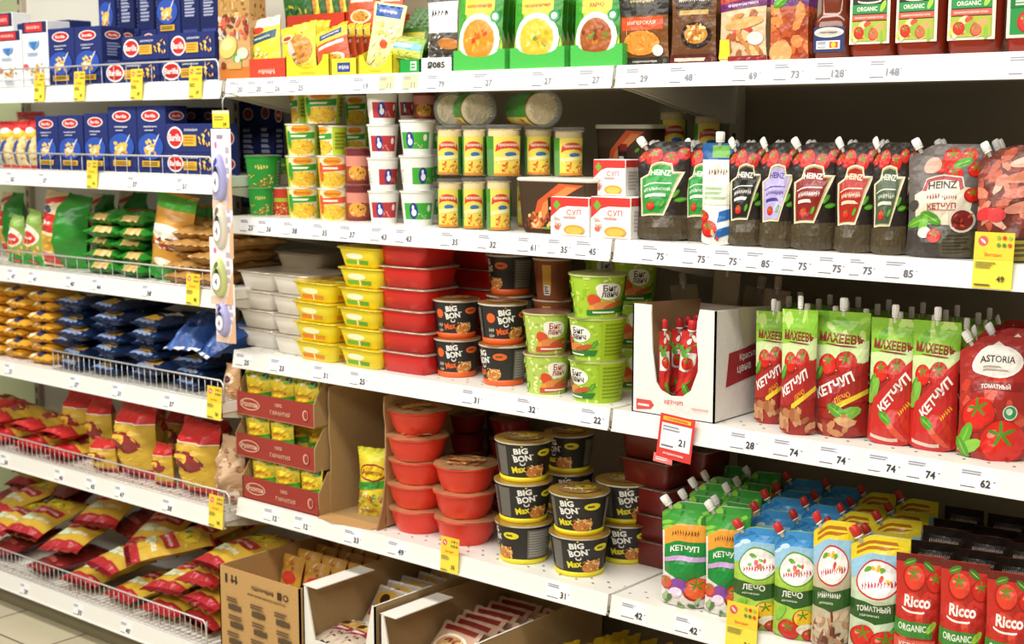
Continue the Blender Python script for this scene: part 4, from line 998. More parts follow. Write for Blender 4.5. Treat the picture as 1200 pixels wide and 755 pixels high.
# ---- shelf B: instant cups and tubs
def rolart(c, base):
    return [('r', 0, 0, .37, 1, base), ('r', .63, 0, 1, 1, base), ('r', .35, 0, .65, 1, 'f0e8c4'), ('e', .5, .26, .15, .25, 'eec43a'), ('e', .5, .84, .10, .12, 'eda41e'), ('t', 'Роллтон', .5, .84, .09, 'c8402c', .16), ('p', [(.36, .50), (.64, .56), (.64, .75), (.36, .69)], c), ('ln', .4, .57, .6, .67, 1, 'f4f0d8'), ('e', .37, .5, .03, .3, c),
            ('sc', .36, .04, .64, .48, 60, .012, ['f2d24a', 'e6b230', 'f8e88a', 'd89a2c', '9cc23a', 'd8702c'], .4), ('ln', .68, .2, .86, .8, 5, '7f8a1c'), ('ln', .12, .2, .32, .8, 5, '7f8a1c')]
design('rg', lambda: cup('noodle_cup', .043, .05, .095, 'efe6cc', rolart('3a9a34', 'b9d032'), rim='f2efe4', lid='e4ddc6', seed=80), .1, .1, .096, True, cat='noodle cup')
design('ro', lambda: cup('noodle_cup', .043, .05, .095, 'efe6cc', rolart('d9582c', 'eeb63a'), rim='f2efe4', lid='e4ddc6', seed=81), .1, .1, .096, True, cat='noodle cup')
gc = [('r', 0, .78, 1, 1, '2a9a3a'), ('scr', .5, .66, 0.133, .16, 'f2e26a', 0), ('sc', .36, .02, .64, .4, 40, .014, ['f2d24a', 'e6b230', 'd8462c', 'f4e2a0'], .5), ('r', .66, .05, .84, .85, '8fa282'), ('ln', .67, .1, .83, .8, 7, '5e7358')]
design('gc', lambda: cup('noodle_cup', .036, .043, .095, '2f9a3c', gc, rim='3aa64a', lid='d6d0b4', seed=82), .086, .086, .096, True, cat='noodle cup')
rc = [('r', 0, .78, 1, 1, 'd83a2c'), ('r', .36, .48, .64, .62, 'b8c83a'), ('sc', .36, .02, .64, .42, 36, .014, ['f2d24a', 'e6b230', 'f4e2a0'], .5)]
design('rc', lambda: cup('noodle_cup', .036, .043, .095, 'd2452f', rc, rim='e8dccc', lid='d6d0b4', seed=83), .086, .086, .096, True, cat='noodle cup')
_, _, yg, tz = put('gc', 'green noodle cup at the bottom of the left end of the second shelf', 'B', 291, 323, 220, dy=.05)
put('gc', 'green noodle cup standing on another at the left end of the second shelf', 'B', 288, 330, 182, dy=.05, zb=tz)
put('rc', 'red noodle cup standing beside the bottom green one', 'B', 318, 346, 219, dy=.1)
put('gc', 'dim green noodle cup behind the upper green one', 'B', 322, 346, 186, dy=.24, zb=ZT['B'] + .1)
put('gc', 'dim green noodle cup under the other dim one', 'B', 322, 346, 222, dy=.24, h=.1)
LV = ['at the bottom', 'second from the bottom', 'third from the bottom', 'on top']
def topz(objs): return objs[-1].location.z - CAMH + objs[-1].scale.z * .096
q1 = stack('rg', ['white and lime noodle cup with green band, %s of its front stack' % l for l in LV[:3]], 'B', 336, 377, 145, dy=.03, rzs=[0, 4, -3])
q2 = stack('ro', ['noodle cup with orange band, %s of the stack right of the lime cups' % l for l in ('at the bottom', 'on top')], 'B', 373, 411, 182, dy=.03)
put('rg', 'lime noodle cup turned sideways, above the orange banded cups', 'B', 374, 407, 147, dy=.05, zb=topz(q2), rz=-10)
put('rg', 'lime noodle cup on the top row, left, under the shelf edge', 'B', 340, 372, 108, dy=.13, zb=topz(q1), rz=-30)
put('rg', 'lime noodle cup on the top row, in the middle, under the shelf edge', 'B', 356, 402, 104, dy=.05, zb=topz(q1), h=.085)
stack('rg', ['lime noodle cup in the dim back stack, %s' % l for l in LV], 'B', 404, 434, 112, dy=.22)
pk = [('r', 0, .8, 1, 1, '6e2a2c'), ('r', .3, .5, .7, .78, 'd88a7a'), ('e', .5, .32, .13, .2, 'e0a040'), ('sc', .4, .14, .6, .5, 18, .016, ['f0d48a', 'c87a2c', '3a2a24'], .5), ('r', 0, 0, 1, .1, '7a2e30')]
design('pk', lambda: cup('noodle_cup', .034, .040, .105, '9c4a3c', pk, rim='8a3a38', lid='c9b08c', seed=84), .08, .08, .106, True, cat='noodle cup')
stack('pk', ['brown and pink noodle cup, %s of its slim stack' % l for l in ('at the bottom', 'on top')], 'B', 405, 436, 173, dy=.06)
def tubart(c, c2):
    return [('r', .36, .18, .68, .66, c), ('r', .70, .18, .80, .66, c2), ('e', .47, .43, .045, .24, '2e3a8c'), ('e', .466, .53, .012, .07, 'f2f2f4'), ('e', .474, .38, .026, .10, 'f2f2f4'), ('e', .63, .5, .02, .1, 'f0e4e0'), ('sc', .5, .22, .6, .36, 8, .008, ['f0e4d8', 'd8c8b0'], .5), ('r', .1, .18, .3, .66, 'eceae4'), ('ln', .12, .22, .28, .6, 6, 'a8a8a4')]
design('wr', lambda: cup('puree_tub', .040, .050, .085, 'f1efe8', tubart('b8363a', 'd6c8c0'), rim='f4f2ec', lid='ece9e0', seed=85, dome=.002), .106, .106, .087, True, cat='puree tub')
design('wg', lambda: cup('puree_tub', .040, .050, .085, 'f1efe8', tubart('44a93a', 'd8e4d0'), rim='f4f2ec', lid='ece9e0', seed=86, dome=.002), .106, .106, .087, True, cat='puree tub')
stack('wr', ['white puree tub with red label, %s of the red stack' % l for l in LV], 'B', 430, 469, 106, dy=.03, rzs=[0, 40, 0, 15])
q3 = stack('wg', ['white puree tub with green label, %s of the green stack' % l for l in ('at the bottom', 'in the middle', 'on top')], 'B', 468, 512, 140, dy=.03, rzs=[0, 38, -12])
put('pk', 'dark brown cup on the back row above the green labelled tubs', 'B', 484, 511, 104, dy=.12, zb=topz(q3) - .01)
put('wr', 'white tub with a dark label on the back row above the green labelled tubs', 'B', 466, 488, 108, dy=.2, zb=topz(q3) - .01)
stack('wg', ['white puree tub in the dim stack behind the green labels, %s' % l for l in ('at the bottom', 'in the middle', 'on top')], 'B', 488, 520, 142, dy=.2)
jr = [('r', .33, 0, .62, 1, 'ecd35a'), ('p', [(.345, .60), (.36, .78), (.42, .86), (.48, .88), (.54, .86), (.60, .78), (.615, .60), (.56, .67), (.48, .70), (.40, .67)], 'd2402c'), ('scr', .48, .78, 0.209, .1, 'f4ead0', 0), ('e', .5, .54, .06, .06, '3a6aa8'), ('p', [(.34, .36), (.61, .42), (.61, .52), (.34, .46)], 'f2e6a0'), ('sc', .35, .04, .6, .34, 26, .02, ['f2d24a', 'e0882c', 'f8e88a', 'd8462c'], .5), ('r', .33, 0, .62, .06, 'd8862c'), ('ln', .66, .2, .95, .8, 7, '2d6a20')]
design('jr', lambda: jar('noodle_jar', .045, .16, jr, seed=88), .094, .094, .16, True, cat='noodle jar')
zj = None
for i, (a, b, yt) in enumerate(((512, 544, 209), (541, 571, 208), (569, 600, 207))):
    _, _, yj, zj = put('jr', 'clear noodle jar with printed sleeve, %s on the bottom row of jars' % ('leftmost', 'middle', 'rightmost')[i], 'B', a, b, yt, dy=.025, rz=[35, 42, 60][i])
for i, (a, b, yt) in enumerate(((511, 544, 147), (541, 571, 147), (569, 612, 146), (613, 649, 147), (648, 685, 149))):
    _, _, _, zj2 = put('jr', 'clear noodle jar with printed sleeve, %s from the left on the upper row of jars' % ORD[i], 'B', a, b, yt, dy=.028 if i < 3 else .1, zb=zj if i < 3 else zj + .002, rz=[38, 45, 66, 50, 62][i])
for i, (a, b) in enumerate(((604, 640), (640, 676), (676, 708))):
    put('jr', 'noodle jar standing on the shelf behind the brown pasta tray, %s of three' % ORD[i], 'B', a, b, 209, dy=.17, h=zj - ZT['B'])
for i, (xc, yt, rz_) in enumerate(((528, 108, 34), (563, 107, 60), (640, 104, 62))):
    D = DES['jr']; r = inst('jr'); Y = 2.47 if i < 2 else 2.50; zc = zj2 + .041; X = px_X(xc, Y, zc)
    r.rotation_euler = (math.radians(90), 0, math.radians(rz_)); r.location = (X, Y, zc + CAMH)
    m = Euler(r.rotation_euler).to_matrix(); r.location = Vector((X, Y, zc + CAMH)) - m @ Vector((0, 0, .16)); r.scale = (.88, .88, 1)
    tag(r, 'clear noodle jar lying on its side on the upper jars, %s of three' % ('left', 'middle', 'right')[i], 'noodle jar', 'clear noodle jars on the second shelf')
# brown pasta dinner boxes: sleeve over a bowl with a white rim
bd = [('r', 0, 0, 1, 1, '43301f'), ('p', [(.1, .0), (.3, .0), (.5, .55), (.98, .95), (.6, .98), (.25, .6)], 'cf5a2c'), ('p', [(.18, .0), (.26, 0), (.45, .5), (.9, .9), (.72, .92), (.34, .55)], 'e08648'), ('r', .42, .35, .62, .68, '2c1c16'), ('r', .46, .58, .62, .72, '8e2424'), ('ln', .44, .4, .6, .5, 1, 'e8dcc8'), ('sc', .0, .0, .5, .32, 24, .05, ['c8823c', 'e8c080', '7a3a1c', '9a4a2c'], .6), ('leaf', .85, .6, .06, 20), ('r', .3, 0, .6, .04, '6f9a2c')]
def dinner():
    root = empty('dinner_tray'); mb = MB(); w, d, h = .22, .12, .12
    loft(mb, [(w * .84, d * .8, .02, 0), (w * .9, d * .88, .022, .01), (w * .97, d * .96, .02, h - .008)], ('43301f', 'card'))
    mb.art([[Vector((-w * .36, -d * .441, .0105)), Vector((-w * .40, -d * .4805, h - .009))], [Vector((w * .36, -d * .441, .0105)), Vector((w * .40, -d * .4805, h - .009))]], bd, w * .8, h, 7)
    mb.build('tray', root)
    mb = MB(); loft(mb, [(w * .97, d * .96, .02, h - .008), (w, d, .022, h - .006), (w, d, .022, h - .002), (w * .97, d * .97, .02, h)], ('ece6d6', 'plastic'), cap1=True)
    mb.build('rim_lid', root)
    return root
design('dn', dinner, .22, .12, .12, cat='ready meal')
put('dn', 'brown ready meal tray with orange swoosh in front of the jars', 'B', 601, 694, 209, dy=.035, h=None)
put('dn', 'dark brown ready meal tray standing at the back above the red soup boxes', 'B', 694, 762, 146, dy=.24, zb=ZT['B'] + .1)
put('dn', 'dark ready meal tray underneath the upper back one', 'B', 694, 762, 200, dy=.24, h=.1)
sx = [('p', [(0, .78), (1, .78), (1, 1), (0, 1)], 'd83a34'), ('p', [(0, .48), (.25, .72), (.5, .80), (0, .80)], 'd83a34'), ('p', [(.06, .8), (.16, .93), (.26, .8), (.16, .67)], '6fae3a'), ('t', 'СУП', .62, .62, .14, 'd8544c', .4, 0, .0), ('ln', .35, .46, .85, .52, 1, 'e2a09a'), ('e', .64, .16, .28, .13, 'e8a23a'), ('e', .64, .15, .22, .09, 'f0bc54'), ('r', .3, 0, .95, .05, 'd9cfc4'), ('c', .18, .22, .07, 'd86a5a'), ('sc', .05, .2, .3, .5, 5, .06, ['d8b8a8', 'c8604c', 'e8d8cc'], .5)]
design('sx', lambda: carton('soup_box', .1, .07, .1, ('f2efeb', 'card'), sx, [('r', 0, .8, 1, 1, 'd83a34'), ('ln', .15, .15, .85, .7, 6, 'c9b8b2')], seed=91), .1, .07, .1, cat='soup box')
_, _, _, zs = put('sx', 'white and red soup box, lower left of three', 'B', 645, 690, 231, dy=.02)
_, _, _, zs2 = put('sx', 'white and red soup box, lower right of three', 'B', 692, 739, 231, dy=.02)
put('sx', 'white and red soup box standing on the lower right one', 'B', 695, 733, 187, dy=.06, zb=zs2)
put('sx', 'white and red soup box just showing behind the lower right one', 'B', 704, 746, 230, dy=.13)

# ---- shelf C: trays, tubs, cups
wt_art = [('sc', .70, .1, .98, .9, 16, .05, ['b06a6a', 'c89a94', 'd8c4bc'], .5)]
design('wt', lambda: tub('noodle_tray', .14, .17, .055, 'f0ebe2', None, wt_art, lid='d9cfc0', taper=.80, seed=95), .14, .17, .057, cat='noodle tray')
N4 = ['lowest', 'second lowest', 'second highest', 'topmost']
stack('wt', ['white noodle tray, %s in the left white stack' % l for l in N4], 'C', 276, 320, 318, 408, rz=0)
stack('wt', ['white noodle tray, %s in the right white stack' % l for l in N4], 'C', 314, 360, 322, 417, rz=0)
design('gt', lambda: tub('noodle_tray', .16, .14, .055, 'b9ac94', None, None, lid='a89c84', taper=.80, seed=96), .16, .14, .057, cat='noodle tray')
put('gt', 'greyish tray on top of the white trays at the back', 'C', 318, 375, 296, dy=.2, zb=ZT['C'] + .20)
stack('wt', ['white noodle tray in the dim back stack, %s' % l for l in N4[:3]], 'C', 322, 372, 338, dy=.22, rz=0)
ya = [('e', .42, .62, .30, .2, 'f4eebc'), ('r', .06, .1, .5, .36, 'e07a2c'), ('r', .56, .1, .9, .36, 'd8862c'), ('r', .49, .05, .53, .4, 'f2eecf')]
yg_ = [('e', .42, .62, .30, .2, 'f4f2cc'), ('r', .06, .1, .46, .36, '6fae2c'), ('r', .56, .1, .9, .36, '5a9e2c'), ('r', .49, .05, .53, .4, 'f2eecf')]
lidf = [('sc', .05, .05, .95, .95, 40, .06, ['e0a030', 'f2d24a', 'c87a2c', 'f6e68a'], .5)]
design('yo', lambda: tub('noodle_tray', .14, .12, .055, 'f0da26', ya, [('r', .1, .1, .9, .4, 'e0902c'), ('ln', .15, .5, .85, .85, 3, 'c8b018')], lid='eed43a', seed=97, lidart=lidf), .14, .12, .057, cat='noodle tray')
design('yg', lambda: tub('noodle_tray', .14, .12, .055, 'f0da26', yg_, [('r', .1, .1, .9, .4, '8fb42c'), ('ln', .15, .5, .85, .85, 3, 'c8b018')], lid='eed43a', seed=98, lidart=lidf), .14, .12, .057, cat='noodle tray')
N6b = ['lowest', 'second lowest', 'third lowest', 'third highest', 'second highest', 'topmost']
stack('yo', ['yellow noodle tray with orange print, %s in the shorter yellow stack' % l for l in N4], 'C', 340, 390, 331, 424, rz=0)
stack('yg', ['yellow noodle tray with green print, %s of the taller yellow stack' % l for l in N6b], 'C', 392, 443, 290, 432, rz=0)
design('rt', lambda: tub('noodle_tray', .16, .13, .06, 'd2231f', None, None, lid='c8b8a4', taper=.82, r=.022, seed=99), .16, .13, .062, cat='noodle tray')
stack('rt', ['red rectangular noodle tray, %s in the front red stack' % l for l in N6b], 'C', 439, 497, 287, 438, rz=2)
stack('rt', ['red rectangular noodle tray, %s in the dim red stack behind' % l for l in N6b], 'C', 522, 575, 292, dy=.24, rz=0)
def bigbon(c):
    return [('r', 0, .13, 1, .97, '2c2a28')] + ([('e', .365, .66, .035, .12, c), ('scr', .365, .36, .05, .12, 'c8c4bc'), ('scr', .365, .22, .05, .1, 'c8c4bc')] if c[0] == 'e' and c[1] == '8' else [('r', .26, .16, .375, .9, '6a6660')]) + [('e', .5, .5, .001, .001, c), ('t', 'BIG', .468, .80, .15, 'f4f2ec', .085, 6, .04), ('t', 'BON', .478, .62, .16, 'f4f2ec', .11, 10, .04), ('r', .415, .68, .428, .7, 'f4f2ec'), ('r', .53, .70, .545, .72, 'f4f2ec'), ('e', .48, .49, .018, .05, 'f4f2ec'), ('e', .48, .505, .013, .04, '2c2a28'),
            ('c', .475, .92, .006, c), ('t', 'Max', .455, .34, .17, c, .09, 10, .035), ('o', .565, .28, .065, .048, 'c8823c', 20), ('sc', .515, .14, .62, .44, 34, .012, ['f0c878', 'd9843a', 'b85a2c', 'f4dc9c'], .4),
            ('e', .62, .74, .05, .09, c), ('ln', .59, .7, .65, .78, 1, '5a5420'), ('r', .72, .16, .92, .9, '6a6660'), ('ln', .73, .2, .91, .86, 10, '98948c'), ('r', .08, .16, .28, .9, '55524d'), ('ln', .09, .2, .27, .86, 10, '8a867e'), ('e', .96, .5, .03, .16, c)]
def bl(c): return [('o', .5, .5, .5, .5, '8a6a3c'), ('o', .62, .62, .26, .2, c), ('sc', .15, .15, .85, .85, 40, .05, ['c8823c', 'e8c080', '5a3a20', c], .5), ('scr', .4, .35, 0.475, .14, 'f0e8da', 0)]
design('bo', lambda: cup('noodle_cup', .043, .054, .098, '2c2a28', bigbon('e8652c'), band='e8652c', rim='d8d4c8', lid='c08a4a', lidart=bl('d86a30'), bandh=.15, seed=101), .114, .114, .1, True, cat='noodle cup')
design('by', lambda: cup('noodle_cup', .043, .054, .098, '2c2a28', bigbon('ecdc2c'), band='ecdc2c', rim='d8d4c8', lid='c8a04a', lidart=bl('d8c62c'), bandh=.13, seed=102), .114, .114, .1, True, cat='noodle cup')
stack('bo', ['black noodle cup with orange base, %s of the left front stack' % l for l in ('bottom', 'top')], 'C', 508, 564, 349, 446, rzs=[0, 0], rz=40)
r = stack('bo', ['black noodle cup with orange base, %s of the stack right of the first' % l for l in ('bottom', 'top')], 'C', 561, 620, 353, 456, rzs=[-58, 10], rz=46)
put('bo', 'black noodle cup with orange base standing highest at the back', 'C', 570, 627, 304, dy=.17, zb=ZT['C'] + .195, rz=-28, h=.1)
for i in range(2):
    put('bo', 'black noodle cup under the highest one, %s' % ('at the bottom', 'in the middle')[i], 'C', 570, 627, 304, dy=.17, zb=ZT['C'] + .0975 * i, rz=-8, h=.097)
brc = [('r', .42, .15, .5, .85, 'd8a83a'), ('r', .43, .1, .49, .35, 'eceae4'), ('ln', .435, .12, .485, .33, 4, '3a2a24'), ('r', .55, .1, .9, .9, '7a4428')]
design('bw', lambda: cup('noodle_cup', .044, .055, .098, '8a4a2c', brc, rim='d2bfa6', lid='9c6a48', seed=103), .116, .116, .1, True, cat='noodle cup')
def buz(tc, bnd, lo):
    return [('sc', .3, .04, .72, .96, 50, .022, ['b8d83c', '96c02c', 'd2e86c', 'e8f0a8'], .5), ('e', .55, .62, .085, .2, 'f4f2e8'), ('e', .51, .70, .05, .12, 'f4f2e8'), ('t', 'Биг', .55, .70, .15, tc, .09, 0, .02), ('t', 'ланч', .55, .55, .12, tc, .11, 0, .015),
            ('o', .45, .42, .04, .05, 'd8502c', 30), ('o', .5, .28, .075, .035, 'dc8a4a', 12), ('o', .58, .3, .075, .02, 'c05a30', 20), ('c', .43, .24, .02, 'e8a03a'), ('p', [(.4, .05), (.66, .12), (.68, .26), (.4, .18)], bnd), ('ln', .44, .1, .64, .16, 1, 'f4eee0'), ('leaf', .66, .4, .035, 60), ('r', .70, 0, .95, 1, lo), ('ln', .72, .1, .93, .9, 9, '7f9c1c' if lo != 'd9c8a0' else 'a08a60'), ('sc', .2, .04, .3, .9, 20, .02, ['b8d83c', '4f9a2a', 'd2e86c'], .5)]
design('bz', lambda: cup('noodle_cup', .045, .056, .105, 'a6cc34', buz('2c2a26', '2a7a30', 'a4c424'), rim='cfe08a', lid='b8bc78', seed=104), .118, .118, .107, True, cat='noodle cup')
design('bp', lambda: cup('noodle_cup', .045, .056, .105, 'b4cc5c', buz('b02c3c', 'c8503c', 'a8c43a'), rim='d6dca0', lid='b07a68', seed=105), .118, .118, .107, True, cat='noodle cup')
stack('bz', ['green noodle cup, %s of the stack beside the carton' % l for l in ('lowest', 'second', 'topmost, name cloud facing out,')], 'C', 666, 736, 319, 478, rz=46, rzs=[-78, -72, 0])
stack('bp', ['green noodle cup with red lettering, %s of the stack left of the plain green cups' % l for l in ('bottom', 'top')], 'C', 613, 670, 364, 466, rz=44, rzs=[10, 0])
for i in range(3):
    put('bw', 'brown noodle cup %s behind the red lettered cups' % ('at the bottom', 'in the middle', 'on top')[i], 'C', 624, 672, 310, dy=.17, zb=ZT['C'] + .098 * i, h=.098)
for i in range(3):
    put('bz', 'dim green noodle cup at the back by the white carton, %s' % ('bottom', 'middle', 'top')[i], 'C', 718, 772, 312, dy=.2, zb=ZT['C'] + .1 * i, h=.1)
    put('bz', 'dim green noodle cup behind the tallest green stack, %s' % ('bottom', 'middle', 'top')[i], 'C', 684, 728, 316, dy=.32, zb=ZT['C'] + .1 * i, h=.1)
# ---- shelf D: noodle cartons, red bowls, black and yellow cups
cardb = 'ad8c5e'
def noodletray():
    w, d, h = .27, .2, .1
    root = empty('noodle_carton'); mb = MB(); t = .003
    mb.box(w, d, t, (cardb, 'card'), b=.0005)
    mb.prism([(-w / 2, 0), (w / 2, 0), (w / 2 - .004, .055), (-w / 2, .055)], -d / 2, -d / 2 + t, ('9c3a30', 'card'))
    mb.prism([(-w / 2, 0), (w / 2, 0), (w / 2, h), (-w / 2, h)], d / 2 - t, d / 2, (cardb, 'card'))
    for sx in (-1, 1):
        x = sx * (w / 2 - t / 2)
        mb.prism([(-d / 2, 0), (d / 2, 0), (d / 2, h), (-d / 2 + .03, h), (-d / 2, .055)], x - t / 2, x + t / 2, (cardb, 'card'), 'x')
    mb.art(flat((-w / 2, -d / 2 - .0003, 0), (w, 0, 0), (0, 0, .055)), [('e', .18, .52, .13, .26, 'e0b89a'), ('e', .18, .52, .12, .22, '9c3a30'), ('t', 'Роллтон', .18, .52, .22, 'e8c8ac', .2), ('t', '100%', .56, .70, .16, 'd8a88e', .2), ('t', 'ГАРАНТИЯ', .58, .36, .18, 'd8a88e', .32), ('o', .9, .5, .035, .045, 'd8a88e', 0), ('o', .905, .5, .025, .035, '9c3a30', 0)], w, .055, 3)
    mb.build('tray', root)
    return root
design('nt', noodletray, .27, .2, .1, cat='noodle carton')
npk = [('e', .5, .62, .42, .24, 'f0d22c'), ('t', 'Роллтон', .5, .62, .1, 'b8402c', .6), ('p', [(0, .3), (1, .4), (1, .55), (0, .42)], '4f9a34'), ('sc', .05, .05, .95, .38, 26, .06, ['f2e0a0', 'e8c04a', 'f6efd2', '6fae3a'], .4), ('e', .85, .9, .12, .07, '2c5a9c'), ('sc', 0, .75, 1, 1, 8, .1, ['4f9a34', 'f6efd2', '8cc04a'], .5)]
design('np', lambda: bag('noodle_packet', .1, .12, .035, 'ecd944', npk, None, seed=110, lump=.25, p=.35), .1, .035, .12, cat='noodle packet')
bz0 = ZT['D']
tops = []
carts = [(284, 374, 583, 'lowest'), (276, 369, 525, 'middle'), (277, 368, 468, 'topmost')]
zz = bz0
HT = None
for i, (a, b, ytl, nm) in enumerate(carts):
    o, X_, Y_, zt = put('nt', 'brown cardboard noodle carton with dark red front, %s of three' % nm, 'D', a, b, None, dy=.02, zb=zz, h=.115)
    tops.append((X_, zz)); wv = o.scale.x * .27
    for row in range(3):
        for q in range(3):
            lab = 'yellow noodle packet in the %s carton, %s row, %s' % (nm, ('front', 'middle', 'back')[row], ('left', 'centre', 'right')[q])
            if i == 1 and row == 0 and q == 2: continue
            oo, *_ = put('np', lab, 'D', 0, 0, X=X_ + (q - 1) * wv * .31, Y=Y_ + .012 + row * .05, w=wv * .31, h=.118, zb=zz + .004, rz=R_(i * 9 + row * 3 + q, 6))
    zz += .117
def openbox():
    """tall opened cardboard box with side walls and a torn front flap"""
    root = empty('cardboard_box'); w, d, h = .19, .36, .33; t = .004
    mb = MB(); mb.box(w, d, t, (cardb, 'card'), b=.0005)
    mb.prism([(-w / 2, 0), (w / 2, 0), (w / 2, h), (-w / 2, h)], d / 2 - t, d / 2, ('9c7f54', 'card'))
    rnd = random.Random(4)
    for sx in (-1, 1):
        x = sx * (w / 2 - t / 2)
        edge = [(-d / 2 + rnd.uniform(-.003, .003), h * k / 14) for k in range(13, 0, -1)]
        mb.prism([(-d / 2, 0), (d / 2, 0), (d / 2, h), (-d / 2, h)] + edge, x - t / 2, x + t / 2, (cardb, 'card'), 'x')
    mb.build('box_body', root)
    mb = MB(); mb.prism([(-w * .48, -d / 2 - .045), (-w * .2, -d / 2 - .052), (w * .1, -d / 2 - .046), (w * .42, -d / 2 - .035), (w / 2, -d / 2), (-w / 2, -d / 2)], .001, .004, ('c89a64', 'card'), 'z'); mb.build('torn_flap', root)
    mb = MB(); mb.prism([(-d / 2, 0), (-d / 2 - .03, 0), (-d / 2 - .01, .06), (-d / 2, .13)], w / 2 - t, w / 2, ('9a744a', 'card'), 'x'); mb.build('side_flap', root)
    return root
design('ob', openbox, .19, .36, .33, cat='cardboard box')
put('ob', 'tall opened cardboard box with one yellow packet left inside', 'D', 386, 452, 459, dy=.06)
pn = [('r', 0, .88, 1, 1, 'd8d42c'), ('e', .52, .66, .42, .13, '9c2c24'), ('e', .52, .66, .38, .105, 'f0d028'), ('t', 'Роллтон', .52, .66, .07, '9c2c24', .6), ('p', [(0, .38), (1, .46), (1, .56), (0, .5)], '3f9a34'), ('sc', .05, .05, .95, .36, 34, .08, ['f0c46a', 'e8e0b0', 'd8843a', 'c8502c', '6fae3a'], .5)]
design('pn', lambda: bag('noodle_packet', .085, .19, .045, 'e8d23a', pn, None, seed=112, lump=.25), .085, .045, .19, cat='noodle packet')
put('pn', 'yellow noodle packet standing alone in the tall opened box', 'D', 416, 447, 527, dy=.09, zb=ZT['D'] + .004, rz=16)
lc = ['e0a868', 'c87a3c', 'e8c898', 'b85a34', 'd8b070']
design('rb', lambda: bowl('noodle_bowl', .078, .062, 'dc3a26', 'dcae7c', lc, seed=114), .157, .157, .066, True, cat='noodle bowl')
RN = ['lowest', 'second lowest', 'middle', 'second highest', 'topmost']
stack('rb', ['round red noodle bowl, %s in the five high back stack' % l for l in RN], 'D', 456, 530, 478, 634, jit=.012, rzs=[0, 60, 200, 120, 30])
stack('rb', ['round red noodle bowl, %s in the three high front stack' % l for l in ('lowest', 'middle', 'topmost')], 'D', 509, 585, 541, 648, jit=.008, rzs=[0, 80, 170])
design('db', lambda: bowl('noodle_bowl', .078, .062, '8a1c18', 'a06a4c', lc, seed=115), .157, .157, .066, True, cat='noodle bowl')  # red bowl recoloured darker: shade painted into bowl and lid
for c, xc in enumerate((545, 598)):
    stack('db', ['red noodle bowl with shade painted in, %s of the %s deep stack' % (l, ('left', 'right')[c]) for l in ('lowest', 'second', 'third', 'fourth', 'topmost')], 'D', xc - 26, xc + 26, 482 + c * 6, dy=.3)
stack('by', ['black noodle cup with yellow base, %s in the left stack' % l for l in ('lowest', 'middle', 'topmost')], 'D', 580, 649, 512, 668, rz=30, rzs=[-62, 24, 14])
stack('by', ['black noodle cup with yellow base, %s of the front centre stack' % l for l in ('bottom', 'top')], 'D', 644, 716, 573, 683, rz=40, rzs=[2, -18])
stack('by', ['black noodle cup with yellow base, %s of the right stack' % l for l in ('bottom', 'top')], 'D', 699, 768, 561, 667, rz=42, rzs=[-8, 8])
stack('by', ['black noodle cup with yellow base, %s of the rear stack' % l for l in ('lowest', 'middle', 'topmost')], 'D', 638, 697, 505, dy=.19, rz=40, rzs=[0, 0, -40])
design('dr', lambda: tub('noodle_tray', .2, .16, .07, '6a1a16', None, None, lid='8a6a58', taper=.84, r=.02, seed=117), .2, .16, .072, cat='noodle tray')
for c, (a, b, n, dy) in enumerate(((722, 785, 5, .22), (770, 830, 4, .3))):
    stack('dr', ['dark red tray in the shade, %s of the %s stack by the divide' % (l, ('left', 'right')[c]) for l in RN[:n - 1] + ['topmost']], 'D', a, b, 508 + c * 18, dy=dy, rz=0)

# ---- bottom shelf E: cardboard boxes of packets
def boxE(name, col, w, d, h, art=None, side=None, whitelip=None, cut=None):
    mb = MB(); t = .004
    mb.box(w, d, t, (col, 'card'), b=.0005)
    fk = (whitelip or col, 'card')
    fp = cut or [(-w / 2, 0), (w / 2, 0), (w / 2, h), (-w / 2, h)]
    mb.prism(fp, -d / 2, -d / 2 + t, fk)
    mb.prism([(-w / 2, 0), (w / 2, 0), (w / 2, h), (-w / 2, h)], d / 2 - t, d / 2, (col, 'card'))
    for sx in (-1, 1):
        x = sx * (w / 2 - t / 2)
        mb.prism([(-d / 2, 0), (d / 2, 0), (d / 2, h), (-d / 2, h)], x - t / 2, x + t / 2, (col, 'card'), 'x')
        if whitelip: mb.prism([(-d / 2, h - .001), (-d / 2 + d * .42, h - .001), (-d / 2 + d * .42, h + .001), (-d / 2, h + .001)], x - t * .5, x + (.05 if sx < 0 else t * .5), fk, 'x')
    if art: mb.art(flat((-w / 2, -d / 2 - .0003, 0), (w, 0, 0), (0, 0, h)), art, w, h, 5)
    return mb.build(name)
ba = [('r', .08, .83, .11, .93, '3a2a1c'), ('r', .16, .84, .18, .93, '3a2a1c'), ('r', .21, .84, .23, .93, '3a2a1c'), ('r', .15, .86, .24, .88, '3a2a1c'), ('scr', .55, .86, .28, .06, '4a3522'), ('scr', .6, .78, 0.475, .03, '4a3522', 0), ('o', .84, .86, .03, .03, '3a2a1c'), ('o', .84, .86, .018, .018, 'c08e58'), ('r', .74, .82, .79, .9, '3a2a1c')]
for ry in range(3):
    for q in range(3):
        x0 = .1 + q * .3 + (ry % 2) * .02; y0 = .58 - ry * .19
        ba += [('e', x0 + .1, y0, .085, .035, '4a3825'), ('r', x0 + .02, y0 - .03, x0 + .18, y0 + .03, '5a452e'), ('ln', x0, y0 + .05, x0 + .18, y0 + .11, 2, '6a5236')]
ba += [('ln', .08, .03, .9, .12, 3, '6a5236')]
design('bxa', lambda: boxE('cardboard_box', 'c39a62', .27, .46, .235, ba), .27, .46, .235, cat='cardboard box')
design('bxb', lambda: boxE('cardboard_box', 'a98c62', .25, .46, .21, None, None, 'efebe2', [(-.125, 0), (.125, 0), (.125, .21), (.115, .21), (.085, .10), (-.085, .10), (-.115, .21), (-.125, .21)]), .25, .46, .21, cat='cardboard box')
